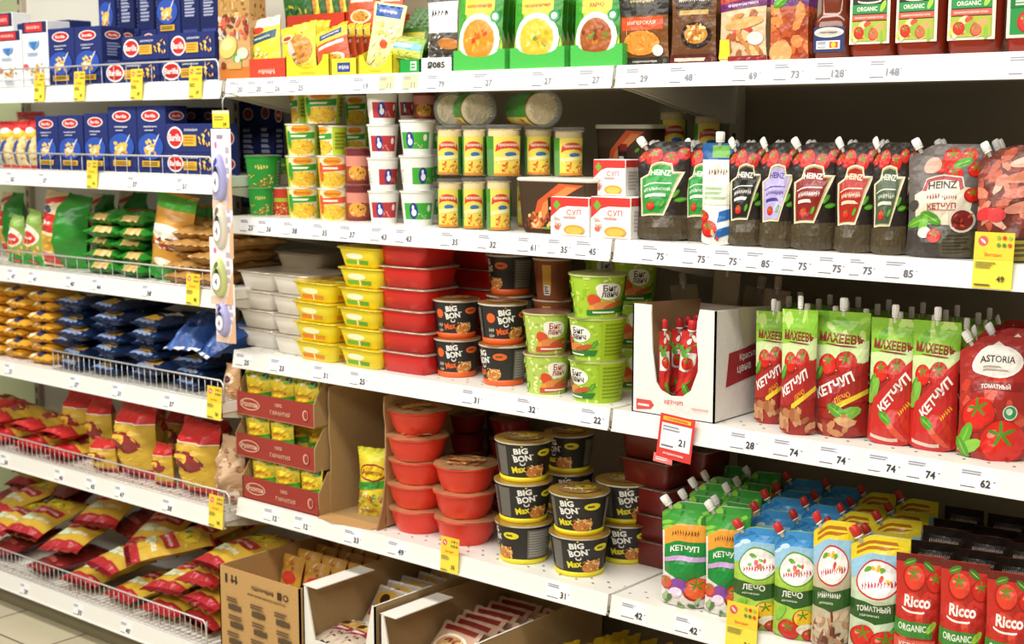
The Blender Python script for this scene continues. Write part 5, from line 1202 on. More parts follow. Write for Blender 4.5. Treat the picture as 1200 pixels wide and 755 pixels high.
design('bxc', lambda: boxE('cardboard_box', 'a5885e', .30, .46, .20, None, None, 'efebe2', [(-.15, 0), (.15, 0), (.15, .20), (.14, .20), (.11, .08), (-.11, .08), (-.14, .20), (-.15, .20)]), .30, .46, .20, cat='cardboard box')
put('bxa', 'brown cardboard box with printed front at the end of the pasta heap', 'E', 258, 352, 676, dy=.015)
put('bxb', 'white lipped cardboard box of small packets, middle of the bottom row', 'E', 356, 440, 698, dy=.025)
put('bxc', 'white edged cardboard box of red labelled packets, right on the bottom row', 'E', 446, 560, 737, dy=.03)
pc = [('r', .05, .42, .95, .6, 'a8323a'), ('e', .5, .76, .42, .16, 'e8b84a'), ('c', .42, .76, .16, '4a2a24'), ('c', .66, .74, .1, 'f0d890'), ('sc', .1, .1, .9, .36, 12, .08, ['c8a070', 'e8d8b8', '7a3a2c'], .5), ('r', 0, .95, 1, 1, 'f0ece4'), ('ln', .15, .46, .85, .56, 1, 'f0e0d8')]
design('pc', lambda: bag('noodle_packet', .085, .13, .022, 'd8c8b4', pc, None, seed=120, lump=.2, p=.35), .085, .022, .13, cat='noodle packet')
pt = [('sc', .05, .05, .95, .95, 30, .09, ['d8a03a', 'b8682c', 'e8c878', '8a3a2c'], .5), ('e', .5, .6, .3, .12, 'c83a2c'), ('r', .2, .2, .8, .3, 'f0d83a')]
design('pt', lambda: bag('noodle_packet', .085, .13, .022, 'c8923a', pt, None, seed=121, lump=.2, p=.35), .085, .022, .13, cat='noodle packet')
pr = [('e', .5, .55, .42, .24, 'f0e4d0'), ('e', .5, .55, .36, .19, 'c89a6a'), ('sc', .25, .42, .75, .68, 20, .08, ['e0c08a', 'a8643a', '8a3a2c'], .5), ('r', .05, .12, .95, .26, 'a83a34'), ('ln', .2, .15, .8, .23, 1, 'f0e0d8'), ('r', .1, .84, .9, .94, '8a2a28')]
design('pr', lambda: bag('noodle_packet', .1, .14, .022, 'c9a48a', pr, None, seed=122, lump=.2, p=.35), .1, .022, .14, cat='noodle packet')
ROWN = ['front', 'second', 'third', 'fourth', 'fifth', 'sixth']
for bi, (k, xc0, dx, zb0, rows_, cols_, what) in enumerate((('pt', 386, 18, .11, 5, 3, 'orange and brown noodle packet standing in the printed brown box'), ('pc', 462, 18, .10, 6, 3, 'pale noodle packet standing in the middle box'), ('pr', 572, 22, .09, 5, 3, 'tan noodle packet standing in the right box'))):
    pass
def fill_box(k, what, bx0, bx1, y0, rows, cols, hz, lean, step, zb, seed):
    """rows of packets standing inside a box, leaning back"""
    w = (bx1 - bx0) / cols
    for r_ in range(rows):
        for q in range(cols):
            put(k, '%s, %s row, %s' % (what, ROWN[r_], ('left', 'centre', 'right')[q] if cols == 3 else ('left', 'right')[q]), 'E', 0, 0, X=bx0 + w * (q + .5), Y=y0 + r_ * step, w=w * .94, h=hz, zb=ZT['E'] + zb, ky=.85, rx=-lean, rz=R_(seed + r_ * 3 + q, 5))
def span(key_name, a, b, dy, z):
    Y = YF['E'] + dy; return px_X(a, Y, z), px_X(b, Y, z)
xa, xb = span('', 258, 352, .015, -1.29)
fill_box('pt', 'orange noodle packet in the printed brown box', xa + .01, xb - .01, 2.45, 4, 3, .15, 14, .06, .09, 200)
xa, xb = span('', 356, 440, .025, -1.3)
fill_box('pc', 'pale red labelled packet in the middle box', xa + .01, xb - .01, 2.44, 6, 2, .15, 40, .05, .085, 230)
for q in range(8):
    lay('pc', 'white packet end at the front of the middle box, %s along' % ORD[q], 'E', 0, 0, zb=ZT['E'] + .085 + (q % 2) * .024, Y=2.315, rz=8 + R_(q, 10), t=.022, ln=.16) .location.x = xa + .03 + q * (xb - xa - .06) / 7
xa, xb = span('', 446, 560, .03, -1.3)
fill_box('pr', 'tan noodle packet in the right box', xa + .01, xb - .01, 2.38, 6, 2, .15, 50, .047, .08, 260)
# ================================================================== RIGHT BAY
# ---- top shelf A: sauce bottles
jl = [('r', 0, .0, 1, 1, '2d3566'), ('e', .5, .78, .48, .2, 'e9e4d8'), ('e', .5, .76, .4, .13, 'c9c2b0'), ('scr', .5, .78, 0.57, .1, '4a4a58', 0), ('r', .12, .12, .88, .45, 'f0eee8'), ('ln', .16, .3, .5, .42, 2, '4a5a9a'), ('r', .55, .16, .82, .4, 'd8502c'), ('c', .68, .28, .08, 'f0c83a'), ('ln', .16, .14, .5, .24, 2, '8a8f9c')]
design('sj', lambda: bottle('sauce_jar', [(.036, 0), (.041, .006), (.042, .076), (.036, .09), (.030, .098), (.030, .14), (.024, .16)], .19, .084, '6e2f1a', jl, (.014, .066), '3a2a22', seed=130), .084, .06, .19, cat='sauce jar')
put('sj', 'brown sauce jar with white and navy label on the top shelf', 'A', 951, 993, -40, dy=.03)
ol = [('r', .03, .02, .97, .98, 'f2ecd4'), ('p', [(.07, .05), (.93, .05), (.93, .95), (.07, .95)], '2c2a24'), ('t', 'Ricco', .5, .85, .12, 'f4f0e6', .7, -4, .03), ('o', .5, .76, .3, .05, 'e8e2d0', 0), ('o', .5, .79, .3, .05, '2c2a24', 0), ('r', .07, .54, .93, .70, '2f8f48'), ('t', 'ORGANIC', .45, .62, .08, 'f0f4e4', .6), ('leaf', .84, .66, .12, 60, 'a8d048'), ('r', .07, .42, .93, .52, 'd8604c'), ('scr', .5, .47, 0.712, .045, 'f6dcd0', 0), ('r', .07, .05, .93, .40, 'a9b83a'),
      ('sc', .1, .08, .9, .36, 18, .1, ['d8503a', 'f0a070', '8cb43a', 'e8d8a0', 'c0d060'], .7), ('tom', .26, .2, .13), ('tom', .62, .16, .12, 'e86a4a')]
OB = [(.046, 0), (.053, .008), (.055, .03), (.055, .17), (.046, .2), (.03, .225), (.021, .24), (.02, .265)]
design('obt', lambda: bottle('ketchup_bottle', OB, .3, .11, '7e2a18', ol, (.024, .122), '8c2a20', seed=131), .11, .08, .29, cat='ketchup bottle')
BN = ('leftmost', 'second from the left', 'third from the left')
for i, (a, b) in enumerate(((993, 1047), (1048, 1106), (1108, 1173))):
    put('obt', 'brown ketchup bottle with black and green label, %s of three alike' % BN[i], 'A', a, b, h=.30, dy=.035, rz=(2, -3, 1)[i])
    for k in range(2):
        put('obt', 'brown ketchup bottle behind the %s front one, %s row' % (('left', 'middle', 'right')[i], ('second', 'third')[k]), 'A', a + 8 + k * 8, b + 2 + k * 2, h=.29, dy=.15 + .11 * k)
gl = [('r', .04, .03, .96, .97, 'f2ecd4'), ('r', .08, .05, .92, .95, '1f8a3c'), ('scr', .5, .82, 0.665, .1, 'f0f4e4', 0), ('r', .08, .5, .92, .66, '16702f'), ('ln', .2, .53, .8, .63, 2, 'cfe4c8'), ('tom', .45, .26, .2)]
design('gbt', lambda: bottle('ketchup_bottle', OB, .3, .11, '8a2a1c', gl, (.024, .122), '2f7a34', seed=132), .11, .08, .29, cat='ketchup bottle')
put('gbt', 'dark red ketchup bottle with green label, cut by the right edge', 'A', 1178, 1240, h=.30, dy=.035)
# loose jars at the back of the second shelf by the bay divide
for i, (a, b, yt) in enumerate(((771, 806, 126), (812, 846, 131))):
    _, _, _, zz = put('jr', 'noodle jar in the dark back corner by the bay divide, %s lower' % ('left', 'right')[i], 'B', a, b, dy=.3, h=.15, rz=50)
    put('jr', 'noodle jar in the dark back corner by the bay divide, %s upper' % ('left', 'right')[i], 'B', a, b, yt, dy=.3, zb=zz, rz=50)

# ---- shelf B: black based ketchup pouches with keystone labels
def keyst(lab, tc, ttl, txt2, inner=None, dip=True):
    a = [('r', 0, 0, 1, .26, '4f4430'), ('sc', 0, .0, 1, .25, 40, .04, ['5c5038', '3e3424', '6a5c40', '4a3f2c'], .3)]
    a += [('tom', .34, .86, .17), ('tom', .66, .82, .16, 'c8281c'), ('tom', .9, .88, .13, 'c0241a'), ('tom', .12, .92, .1), ('leaf', .8, .48, .1, 50), ('leaf', .88, .42, .1, 10)]
    a += [('p', [(.12, .26), (.6, .26), (.94, .70), (.74, .70), (.70, .78), (.5, .80), (.30, .78), (.24, .70), (.06, .70)], 'e9e0c2'), ('p', [(.15, .275), (.585, .275), (.88, .685), (.72, .685), (.68, .765), (.5, .785), (.32, .765), (.26, .685), (.10, .685)], '8a7c4c' if lab == '22221e' else 'b8a870'),
          ('p', [(.17, .285), (.575, .285), (.84, .675), (.71, .675), (.67, .75), (.5, .77), (.33, .75), (.28, .675), (.12, .675)], lab)]
    a += [('t', ttl, .5, .69, .055, tc, .5, -3, .03), ('r', .16, .58, .72, .59, tc), (('t', txt2, .45, .53, .04, tc, .5) if txt2 == 'ИТАЛЬЯНСКИЙ' else ('scr', .45, .53, .48, .05, tc)), ('ln', .22, .44, .68, .49, 1, tc), ('tom', .34, .36, .09), ('leaf', .56, .38, .08, 60)]
    return a
HZ = (('hg', '2b9a3e', 'f2f4e8', 'HEINZ', 'ИТАЛЬЯНСКИЙ', 'green'), ('hk', '22221e', 'e8e4da', 'HEINZ', 'ЧЕРНЫЙ', 'black'), ('hp', 'b9aede', '4a3c8c', 'HEINZ', 'НЕЖНЫЙ', 'lilac'), ('hd', '8a2420', 'f4eee4', 'HEINZ', 'ОСТРЫЙ', 'dark red'), ('hr', 'b02a20', 'f2d9b8', 'HEINZ', 'ТОМАТНЫЙ', 'bright red'), ('hb', '4c5c44', 'd9dccb', 'HEINZ', 'С БАЗИЛИКОМ', 'dull green'))
for k, lab, tc, t1_, t2_, nm in HZ:
    design(k, (lambda lab=lab, tc=tc, t1_=t1_, t2_=t2_, k=k: pouch('ketchup_pouch', .115, .215, .06, '2a221c', keyst(lab, tc, t1_, t2_), 'left', seed=len(k) + ord(k[1]), back='2a221c', cut=.13)), .115, .06, .215, cat='ketchup pouch')
white_n = [('r', 0, .84, 1, 1, '2c5f9c'), ('r', .3, .86, .8, .98, '6fae4a'), ('e', .5, .72, .4, .09, 'f4efe2'), ('scr', .5, .72, 0.57, .06, '8a6a5a', 0), ('r', .1, .40, .9, .62, 'eef0dc'), ('ln', .15, .44, .85, .58, 3, 'a8c49a'), ('p', [(.55, .22), (1, .27), (1, .37), (.6, .33)], '2a66ac'), ('p', [(.5, .06), (1, .12), (1, .2), (.6, .16)], '2a66ac'), ('tom', .3, .16, .28), ('tom', .1, .28, .2), ('sc', .0, .02, .6, .3, 6, .1, ['f0b890', 'd8402c'], .5)]
design('wn', lambda: pouch('sauce_pouch', .07, .215, .04, 'f3f1ea', white_n, 'top', seed=140), .07, .04, .215, cat='sauce pouch')
put('hg', 'dark ketchup pouch with green keystone label, first at the left of the second shelf', 'B', 741, 796, 166, dy=.03, rz=12)
put('hg', 'dark ketchup pouch with green label, half hidden by the white pouch', 'B', 798, 838, 168, dy=.06, rz=8)
put('wn', 'white and blue narrow sauce pouch with tomatoes, among the dark ones', 'B', 818, 855, 168, dy=.016, rz=10)
for k, a, b, lab, rz_ in (('hk', 850, 889, 'dark ketchup pouch with black keystone label', 14), ('hp', 887, 926, 'dark ketchup pouch with lilac keystone label', 14), ('hd', 922, 974, 'dark ketchup pouch with dark red keystone label', 10), ('hr', 974, 1020, 'dark ketchup pouch with bright red and yellow keystone label', 8), ('hb', 1018, 1058, 'dark ketchup pouch with dull green keystone label', 8)):
    put(k, lab, 'B', a, b, 167, dy=.022, rz=rz_)
big = [('tom', .6, .88, .14), ('tom', .82, .9, .11), ('tom', .45, .80, .1), ('tom', .64, .74, .12), ('tom', .92, .78, .11), ('leaf', .75, .84, .14, 20), ('e', .34, .82, .12, .07, 'e8a894'), ('r', .0, .0, 1, .26, '453f3c'), ('r', .5, .02, .96, .24, '57503a'), ('ln', .54, .04, .92, .22, 6, '3a3426'),
       ('p', [(.14, .30), (.84, .30), (.94, .62), (.80, .63), (.76, .72), (.5, .735), (.26, .71), (.22, .62), (.10, .60)], 'e4d9c2'), ('p', [(.22, .61), (.27, .70), (.5, .722), (.75, .71), (.79, .62), (.74, .60), (.71, .68), (.5, .69), (.31, .675), (.28, .60)], 'a8343c'),
       ('t', 'HEINZ', .5, .645, .065, '3a3330', .42, 2, .03), ('scr', .38, .545, 0.19, .05, '8a3a34', 3), ('scr', .60, .54, 0.209, .045, '8a3a34', 3), ('t', 'КЕТЧУП', .5, .465, .05, 'a8343c', .5, 2), ('r', .3, .43, .7, .435, 'a8343c'),
       ('c', .78, .34, .17, 'ded4c2'), ('c', .78, .34, .14, '7a241c'), ('sc', .68, .29, .88, .39, 10, .035, ['a8382a', '5e1a14', 'c05038'], .5), ('leaf', .18, .34, .18, 20, '5fa03a'), ('leaf', .36, .36, .17, 150, '4f942e'), ('leaf', .26, .30, .14, 80, '7ab84a'), ('e', .28, .23, .09, .05, 'f0ead8'), ('tom', .42, .2, .1), ('tom', .9, .56, .11), ('e', .1, .5, .08, .05, '4a4442')]
design('hbig', lambda: pouch('ketchup_pouch', .145, .225, .07, '6a625e', big, 'left', seed=143, back='2a221c', cut=.12), .145, .07, .225, cat='ketchup pouch')
put('hbig', 'large grey ketchup pouch with cream shield label and chilli bowl', 'B', 1058, 1140, 169, dy=.02, rz=12)
sau = [('sc', 0, .35, 1, 1, 40, .14, ['b8563a', 'd8836a', '8a3a2a', 'e8b09a'], .5), ('o', .7, .75, .3, .08, 'd98a70', 12), ('o', .7, .62, .3, .08, 'c86a50', 12), ('o', .72, .49, .3, .08, 'dc8f78', 12), ('o', .72, .88, .26, .07, 'e8a890', 12), ('o', .12, .45, .1, .14, 'd8383a', 90), ('o', .32, .42, .1, .14, 'e0464a', 90), ('c', .98, .35, .12, 'f0d050'), ('r', 0, 0, 1, .22, '3a2f20'), ('r', .5, .02, 1, .2, 'a89a3c'), ('ln', .55, .05, .95, .18, 3, '5a4f24')]
design('sau', lambda: pouch('sauce_pouch', .14, .225, .07, '6a3326', sau, 'left', seed=145, back='2a1a14', cut=.12), .14, .07, .225, cat='sauce pouch')
put('sau', 'sauce pouch with sliced sausages printed on it, at the right edge', 'B', 1140, 1216, 173, dy=.02, rz=14)
BK = ['hg', 'hg', 'hr', 'hk', 'hp', 'hd', 'hr', 'hb', 'hbig', 'sau']
for i, (a, b) in enumerate(((752, 800), (800, 842), (846, 885), (866, 905), (900, 940), (936, 980), (985, 1026), (1022, 1064), (1082, 1150), (1150, 1215))):
    for k in range(2):
        put(BK[i], 'dark sauce pouch, %s from the left in the %s row of the second shelf' % (ORD[i], ('second', 'third')[k]), 'B', a + 4 + 5 * k, b + 4 + 5 * k, 170, dy=.1 + k * .075, rz=10)

# ---- shelf C: white carton of stick pouches, ketchup pouches
def wcarton():
    root = empty('white_carton'); w, d, h = .165, .21, .205; t = .003; key = ('efece5', 'card')
    mb = MB(); mb.box(w, d, t, key, b=.0005)
    fp = [(-w / 2, 0), (w / 2, 0), (w / 2, h), (w * .31, h)] + [(w * .31 - w * .04 * k / 6 - .004 * math.sin(k), h - (h * .66) * k / 6) for k in range(1, 6)] + [(w * .22, .055), (w * .12, .042), (-w * .02, .04), (-w * .14, .048), (-w * .2, .062), (-w * .25, .12), (-w * .27, h - .02), (-w * .27, h), (-w / 2, h)]
    mb.prism(fp, -d / 2, -d / 2 + t, key)
    mb.prism([(-w / 2, 0), (w / 2, 0), (w / 2, h * .9), (-w / 2, h * .9)], d / 2 - t, d / 2, key)
    for sx in (-1, 1):
        x = sx * (w / 2 - t / 2)
        mb.prism([(-d / 2, 0), (d / 2, 0), (d / 2, h * .94), (-d / 2, h)], x - t / 2, x + t / 2, key if sx > 0 else ('b9946a', 'card'), 'x')
    mb.art(flat((-w / 2, -d / 2 - .0003, 0), (w, 0, 0), (0, 0, h)), [('p', [(.06, .03), (.24, .05), (.28, .09), (.24, .13), (.06, .13)], 'd8504c'), ('r', .08, .07, .22, .09, 'f4e4e0'), ('t', 'КЕТЧУП', .52, .14, .035, 'd8504c', .34), ('scr', .84, .11, 0.209, .025, 'd8706c', 0)], w, h, 3)
    mb.art(flat((w / 2 + .0003, -d / 2, 0), (0, d, 0), (0, 0, h)), [('p', [(.16, .30), (.86, .38), (.9, .66), (.2, .60)], 'a8323a'), ('t', 'Красная', .50, .55, .075, 'f2e6e2', .5, 5), ('t', 'цена', .42, .44, .075, 'f2e6e2', .3, 5), ('p', [(.62, .44), (.66, .41), (.76, .52), (.73, .53), (.66, .45), (.64, .46)], 'f2e6e2'), ('p', [(.3, 1), (.98, .95), (.98, .75), (.42, .62)], 'd9cdb6')], d, h, 4)
    mb.build('carton_body', root)
    return root
design('wc', wcarton, .165, .21, .205, cat='carton')
_, xw, yw, _ = put('wc', 'white carton with red price badge holding stick pouches', 'C', 741, 838, 360, dy=.015)
stk = [('r', .0, .0, 1, .28, 'c62a2c'), ('r', .05, .52, .9, .75, 'eceae2'), ('t', 'КЕТЧУП', .5, .16, .12, 'f4f0ea', .2, 60), ('leaf', .5, .4, .4, 40), ('tom', .5, .62, .3), ('p', [(0, .2), (1, .5), (1, .65), (0, .35)], 'd8342c'), ('leaf', .6, .3, .35, 120), ('ln', .1, .05, .9, .2, 4, 'e8b8b0'), ('sc', 0, .7, 1, .95, 10, .2, ['d8342c', '5fa03a', 'e8e4da'], .5)]
design('st', lambda: pouch('ketchup_stick_pouch', .042, .165, .03, 'c8302c', stk, 'top', cap='c8282a', seed=150), .042, .03, .165, cat='ketchup pouch')
for i, (a, b, yt, ry, dz) in enumerate(((756, 772, 362, 0, .06), (774, 797, 366, 5, .02), (796, 818, 360, 12, 0))):
    put('st', 'red capped stick pouch in the white carton, %s of three at the front' % ('left', 'middle', 'right')[i], 'C', 0, 0, X=xw - .035 + i * .034, Y=yw + .012 + i * .018, w=(.026, .042, .04)[i], h=.172, zb=ZT['C'] + .004, ry=ry, rz=(60, 15, 25)[i])
for r_ in range(3):
    for q in range(3):
        put('st', 'red capped stick pouch deep in the white carton, row %s, place %s' % (('two', 'three', 'four')[r_], ('one', 'two', 'three')[q]), 'C', 0, 0, X=xw - .042 + q * .042, Y=yw + .075 + r_ * .035, w=.038, h=.168, zb=ZT['C'] + .004, rz=10)
design('bgp', lambda: pouch('spice_pouch', .07, .2, .045, 'a8977c', [('ln', .2, .3, .8, .7, 6, '8a7a60'), ('sc', .1, .1, .9, .3, 8, .1, ['98876c', 'b8a88c'], .4)], 'top', cap='cfc0a4', seed=152), .07, .045, .2, cat='pouch')
for i, (a, b, yt, ry) in enumerate(((790, 822, 335, -12), (820, 850, 318, 8), (846, 880, 336, 18), (882, 912, 340, 6))):
    put('bgp', 'dull beige spouted pouch standing behind the white carton, %s of four' % ORD[i], 'C', a, b, yt, dy=(.36, .29)[i % 2], ry=ry * .6)
def mah(diag, extra):
    return [('r', 0, .62, 1, 1, '8cc43c'), ('sc', 0, .6, 1, .98, 14, .14, ['a8d450', '6fb02e', 'c4e080'], .4), ('p', [(0, .5), (1, .58), (1, .78), (0, .72)], 'cfe2a4'), ('t', 'МАХЕЕВЪ', .5, .79, .075, '8a2a30', .84, -3, .04), ('o', .5, .735, .3, .012, '8a2a30', -3), ('tom', .28, .58, .18), ('tom', .62, .60, .2, 'c42a20'), ('tom', .86, .54, .14), ('leaf', .1, .5, .14, 60)] + extra
def mdiag(c):
    return [('p', [(0, .22), (0, .42), (1, .62), (1, .30)], c), ('t', 'КЕТЧУП', .42, .42, .085, 'f6f2ec', .78, 26, .04), ('t', 'ЛЕЧО', .58, .33, .045, 'f0a82c', .3, 26), ('p', [(.36, .20), (1, .36), (1, .40), (.36, .25)], 'f0d23a')]
mA = mah(0, mdiag('a82a26') + [('leaf', .7, .2, .22, 20, '7ab84a'), ('leaf', .5, .22, .2, 150, '5fa03a'), ('sc', .05, .02, .95, .2, 10, .16, ['c88a5a', 'a83a2c', 'd8a878', '8a2a20'], .6)])
mB = mah(0, [('r', 0, 0, 1, .3, 'b82a24'), ('leaf', .12, .42, .25, 60, '7ab84a'), ('p', [(.05, .06), (.12, .36), (1, .72), (1, .0), (.05, .0)], 'c62c28'), ('t', 'КЕТЧУП', .58, .42, .085, 'f6f2ec', .8, 44, .04), ('scr', .8, .30, 0.285, .05, 'f0b02c', 44), ('o', .62, .13, .32, .05, 'e0563a', -40), ('o', .84, .17, .2, .06, 'cc3a24', -60), ('leaf', .42, .22, .16, -30), ('r', .1, .04, .7, .07, 'e8d4c4')])
mC = mah(0, mdiag('b02c28') + [('sc', .05, .02, .95, .22, 24, .12, ['a8683c', 'c8946a', '8a4a2a', 'b87a50'], .6)])
for k, a_, sd in (('mA', mA, 1), ('mB', mB, 2), ('mC', mC, 3)):
    design(k, (lambda a_=a_, sd=sd: pouch('ketchup_pouch', .115, .225, .065, 'a02a24', a_, 'top', seed=155 + sd, back='7e2420')), .115, .065, .225, cat='ketchup pouch')
for k, a, b, yt, yb, lab, rz_ in (('mC', 882, 917, 366, 498, 'green and red ketchup pouch with nuts, just right of the white carton', 22), ('mC', 912, 949, 364, 511, 'green and red ketchup pouch with nuts, second from the white carton', 18),
                              ('mA', 949, 1008, 367, 514, 'green and red ketchup pouch with yellow stripe and lettuce', 12), ('mB', 1014, 1066, 375, 523, 'green and red ketchup pouch with chilli, left of two alike', 10), ('mB', 1063, 1116, 378, 530, 'green and red ketchup pouch with chilli, next to the red pouch', 8)):
    put(k, lab, 'C', a, b, yt, yb, rz=rz_)
ast = [('sc', 0, .3, 1, .9, 26, .14, ['c8402c', 'a82a20', 'd85840', 'b83426'], .5), ('e', .54, .80, .36, .13, 'f1ece4'), ('e', .54, .80, .33, .115, 'e4ded4'), ('p', [(.3, .86), (.54, .96), (.78, .86)], 'f1ece4'), ('t', 'ASTORIA', .54, .82, .055, '3a3430', .6, 0, .02), ('ln', .34, .72, .74, .77, 2, 'a89c90'), ('r', .18, .575, .92, .64, '8e2420'), ('t', 'ТОМАТНЫЙ', .54, .607, .045, 'f2e6de', .66, 0, .03), ('tom', .30, .38, .26), ('c', .76, .40, .1, 'd4dccc'), ('c', .76, .40, .085, '3f8f5a'), ('c', .75, .41, .045, 'cfdcc8'), ('tom', .66, .15, .34), ('leaf', .14, .2, .2, 70, '5fae34'), ('leaf', .2, .1, .2, 30, '8cc84a'), ('leaf', .1, .08, .18, 120, '4f9a2a')]
design('as', lambda: pouch('ketchup_pouch', .145, .235, .07, 'a62c24', ast, 'left', seed=160, cut=.14), .145, .07, .235, cat='ketchup pouch')
put('as', 'red tomato ketchup pouch with white label and two big tomatoes', 'C', 1118, 1197, 396, 541, rz=14)
BK = ['mC', 'mC', 'mA', 'mA', 'mB', 'mB', 'mA', 'as']
CX0 = (900, 935, 968, 1004, 1044, 1084, 1122, 1150)
for i, xc in enumerate(CX0):
    for k in range(3):
        put(BK[i], 'ketchup pouch, %s from the left in the %s row of the third shelf' % (ORD[i], ('second', 'third', 'fourth')[k]), 'C', xc - 18 + k * 14, xc + 24 + k * 13, h=.22 if BK[i] != 'as' else .225, dy=.135 + k * .085, rz=10)
put('as', 'red ketchup pouch behind the one with two tomatoes, second row', 'C', 1146, 1216, h=.235, dy=.11, rz=12)

# ---- shelf D: two rows of pouches
win = [('r', 0, .80, 1, 1, '3f9a3a'), ('sc', 0, .8, 1, .98, 10, .12, ['5fae3a', '2f7a2c', '8cc84a'], .5), ('r', .05, .64, .95, .80, 'eea23a'), ('scr', .5, .72, 0.57, .06, '8a4a1c', 0), ('p', [(.06, .64), (.94, .64), (.94, .34), (.5, .26), (.06, .36)], '1f8a3a'), ('t', 'КЕТЧУП', .5, .575, .055, 'f0f4e8', .7, 0, .03), ('r', .08, .46, .92, .505, 'c8a4d4'), ('tom', .76, .2, .26, 'e0602c'), ('o', .38, .22, .2, .16, '8a4aa0', 20), ('o', .36, .16, .14, .1, 'e8d4e4', 10), ('tom', .12, .24, .16, 'd8583a'), ('sc', .1, .0, .8, .1, 10, .12, ['7a9a5a', '4f7a3a', 'a8b884'], .5)]
design('wi', lambda: pouch('ketchup_pouch', .105, .225, .06, 'f0e9e4', win, 'left', seed=165, cut=.12), .105, .06, .225, cat='ketchup pouch')
def ryb(bl, top, pic, t):
    a = [('r', 0, .84, 1, 1, top), ('r', 0, 0, 1, .84, bl), ('r', 0, .70, 1, .86, '9cc8e4')]
    if top == 'ecd22c': a += [('ln', .1, .88, .9, .97, 2, 'b8701c')]
    else: a += [('sc', .1, .86, .9, .98, 5, .12, ['c8e4f4', '2a78b8'], .4)]
    a += [('e', .5, .66, .40, .155, 'c8403c' if pic != 'lecho' else '5f9a3a'), ('e', .5, .66, .37, .14, 'f4efec'), ('sc', .3, .62, .7, .76, 8, .07, ['d8483c', '6fae3a', 'f0c23a'], .6), ('scr', .52, .62, 0.627, .06, 'c02c48', 8), ('p', [(0, .36), (0, .52), (.5, .46), (1, .50), (1, .36), (.5, .30)], '2f5a24'), (('t', t, .46, .435, .06, 'f0f2e6', .6, 0, .03) if pic != 'mush' else ('scr', .46, .435, .6, .055, 'f0f2e6')), ('scr', .4, .37, .36, .025, 'd8e4c8')]
    if pic == 'lecho': a += [('tom', .7, .22, .2, 'f0c028'), ('tom', .4, .10, .24), ('e', .76, .12, .18, .05, 'ece6d0'), ('tom', .84, .06, .16), ('leaf', .2, .25, .2, 60, '8cc84a')]
    if pic == 'mush': a += [('sc', .05, .02, .95, .28, 30, .12, ['b88a6a', '8a5a44', 'd8b89a', '6a3a2c'], .5)]
    if pic == 'tom': a += [('tom', .3, .18, .26), ('tom', .7, .15, .28), ('tom', .5, .06, .26), ('leaf', .85, .28, .12, 40)]
    return a
RYB = (('ra', 'a8cc4a', '3f8fcc', 'lecho', 'ЛЕЧО'), ('rb2', 'c4b89a', 'ecd22c', 'mush', 'ГРИБНОЙ'), ('rc2', 'c8d8b8', 'ecd22c', 'tom', 'ТОМАТНЫЙ'))
for k, bl_, tp, pic, t in RYB:
    design(k, (lambda bl_=bl_, tp=tp, pic=pic, t=t: pouch('ketchup_pouch', .1, .225, .055, bl_, ryb(bl_, tp, pic, t), 'left', cap='c8302c', seed=ord(k[1]) + 170, cut=.1, back='6f9a4a')), .1, .055, .225, cat='ketchup pouch')
ric = [('r', 0, .93, 1, 1, '6a2018'), ('leaf', .3, .93, .14, 20, '4f7a2a'), ('leaf', .7, .91, .14, 150, '3f6a24'), ('sc', 0, .0, 1, .84, 30, .2, ['d2362a', 'b8281e', 'e0503c', 'c4302a'], .5), ('tom', .4, .80, .24, 'e0442c'), ('tom', .85, .78, .2), ('o', .42, .535, .26, .05, 'f6efe8', -4), ('o', .42, .552, .26, .05, 'cc3426', -4), ('t', 'Ricco', .5, .61, .10, 'f6efe8', .84, 0, .035), ('r', .0, .30, .85, .44, '3f8a34'), ('t', 'ORGANIC', .42, .385, .06, 'e8f0dc', .62, 0, .03), ('leaf', .82, .4, .13, 50, 'a8d048'), ('r', 0, .18, .9, .28, 'd8604c'), ('t', 'КЕТЧУП', .4, .23, .05, 'f6e2d8', .5), ('o', .4, .07, .4, .1, 'eec03a', 0)]
design('ri', lambda: pouch('ketchup_pouch', .12, .235, .065, 'c22e22', ric, None, seed=175, back='4a1812'), .12, .065, .235, cat='ketchup pouch')
rik = [('r', 0, .78, 1, 1, '241a14'), ('scr', .5, .88, .7, .05, 'a89a8a'), ('tom', .3, .7, .2, 'a83222'), ('tom', .75, .66, .2, '9a2c1e'), ('leaf', .6, .8, .14, 30, '3f6a24'), ('scr', .5, .5, .8, .08, 'd8cfc8')]
design('rik', lambda: pouch('ketchup_pouch', .12, .235, .065, '6e1e16', rik, None, seed=176, back='2a120e'), .12, .065, .235, cat='ketchup pouch')  # red pouch in darkened colours, back-row shade painted in
GROUP['rik'] = 'red pouches with shade painted in'
put('wi', 'white edged ketchup pouch with green label, leftmost on the lower right shelf', 'D', 770, 822, 592, 714, rz=16)
put('wi', 'white edged ketchup pouch with green label, second on the lower right shelf', 'D', 822, 868, 597, 724, rz=18)
put('ra', 'pale green ketchup pouch with blue top and round badge, left of two', 'D', 854, 908, 622, 740, rz=16)
put('ra', 'pale green ketchup pouch with blue top and round badge, right of two', 'D', 902, 952, 626, 752, rz=14)
put('rb2', 'yellow topped ketchup pouch with mushrooms', 'D', 948, 992, 613, 768, rz=14)
put('rc2', 'yellow topped ketchup pouch with round badge and tomatoes', 'D', 990, 1054, 632, 776, rz=12)
for i, (a, b, yt) in enumerate(((1044, 1096, 654), (1096, 1150, 663), (1150, 1206, 676))):
    put('ri', 'red tomato ketchup pouch with green organic band, %s of three' % ('leftmost', 'middle', 'rightmost')[i], 'D', a, b, yt, 792 + i * 12, rz=12)
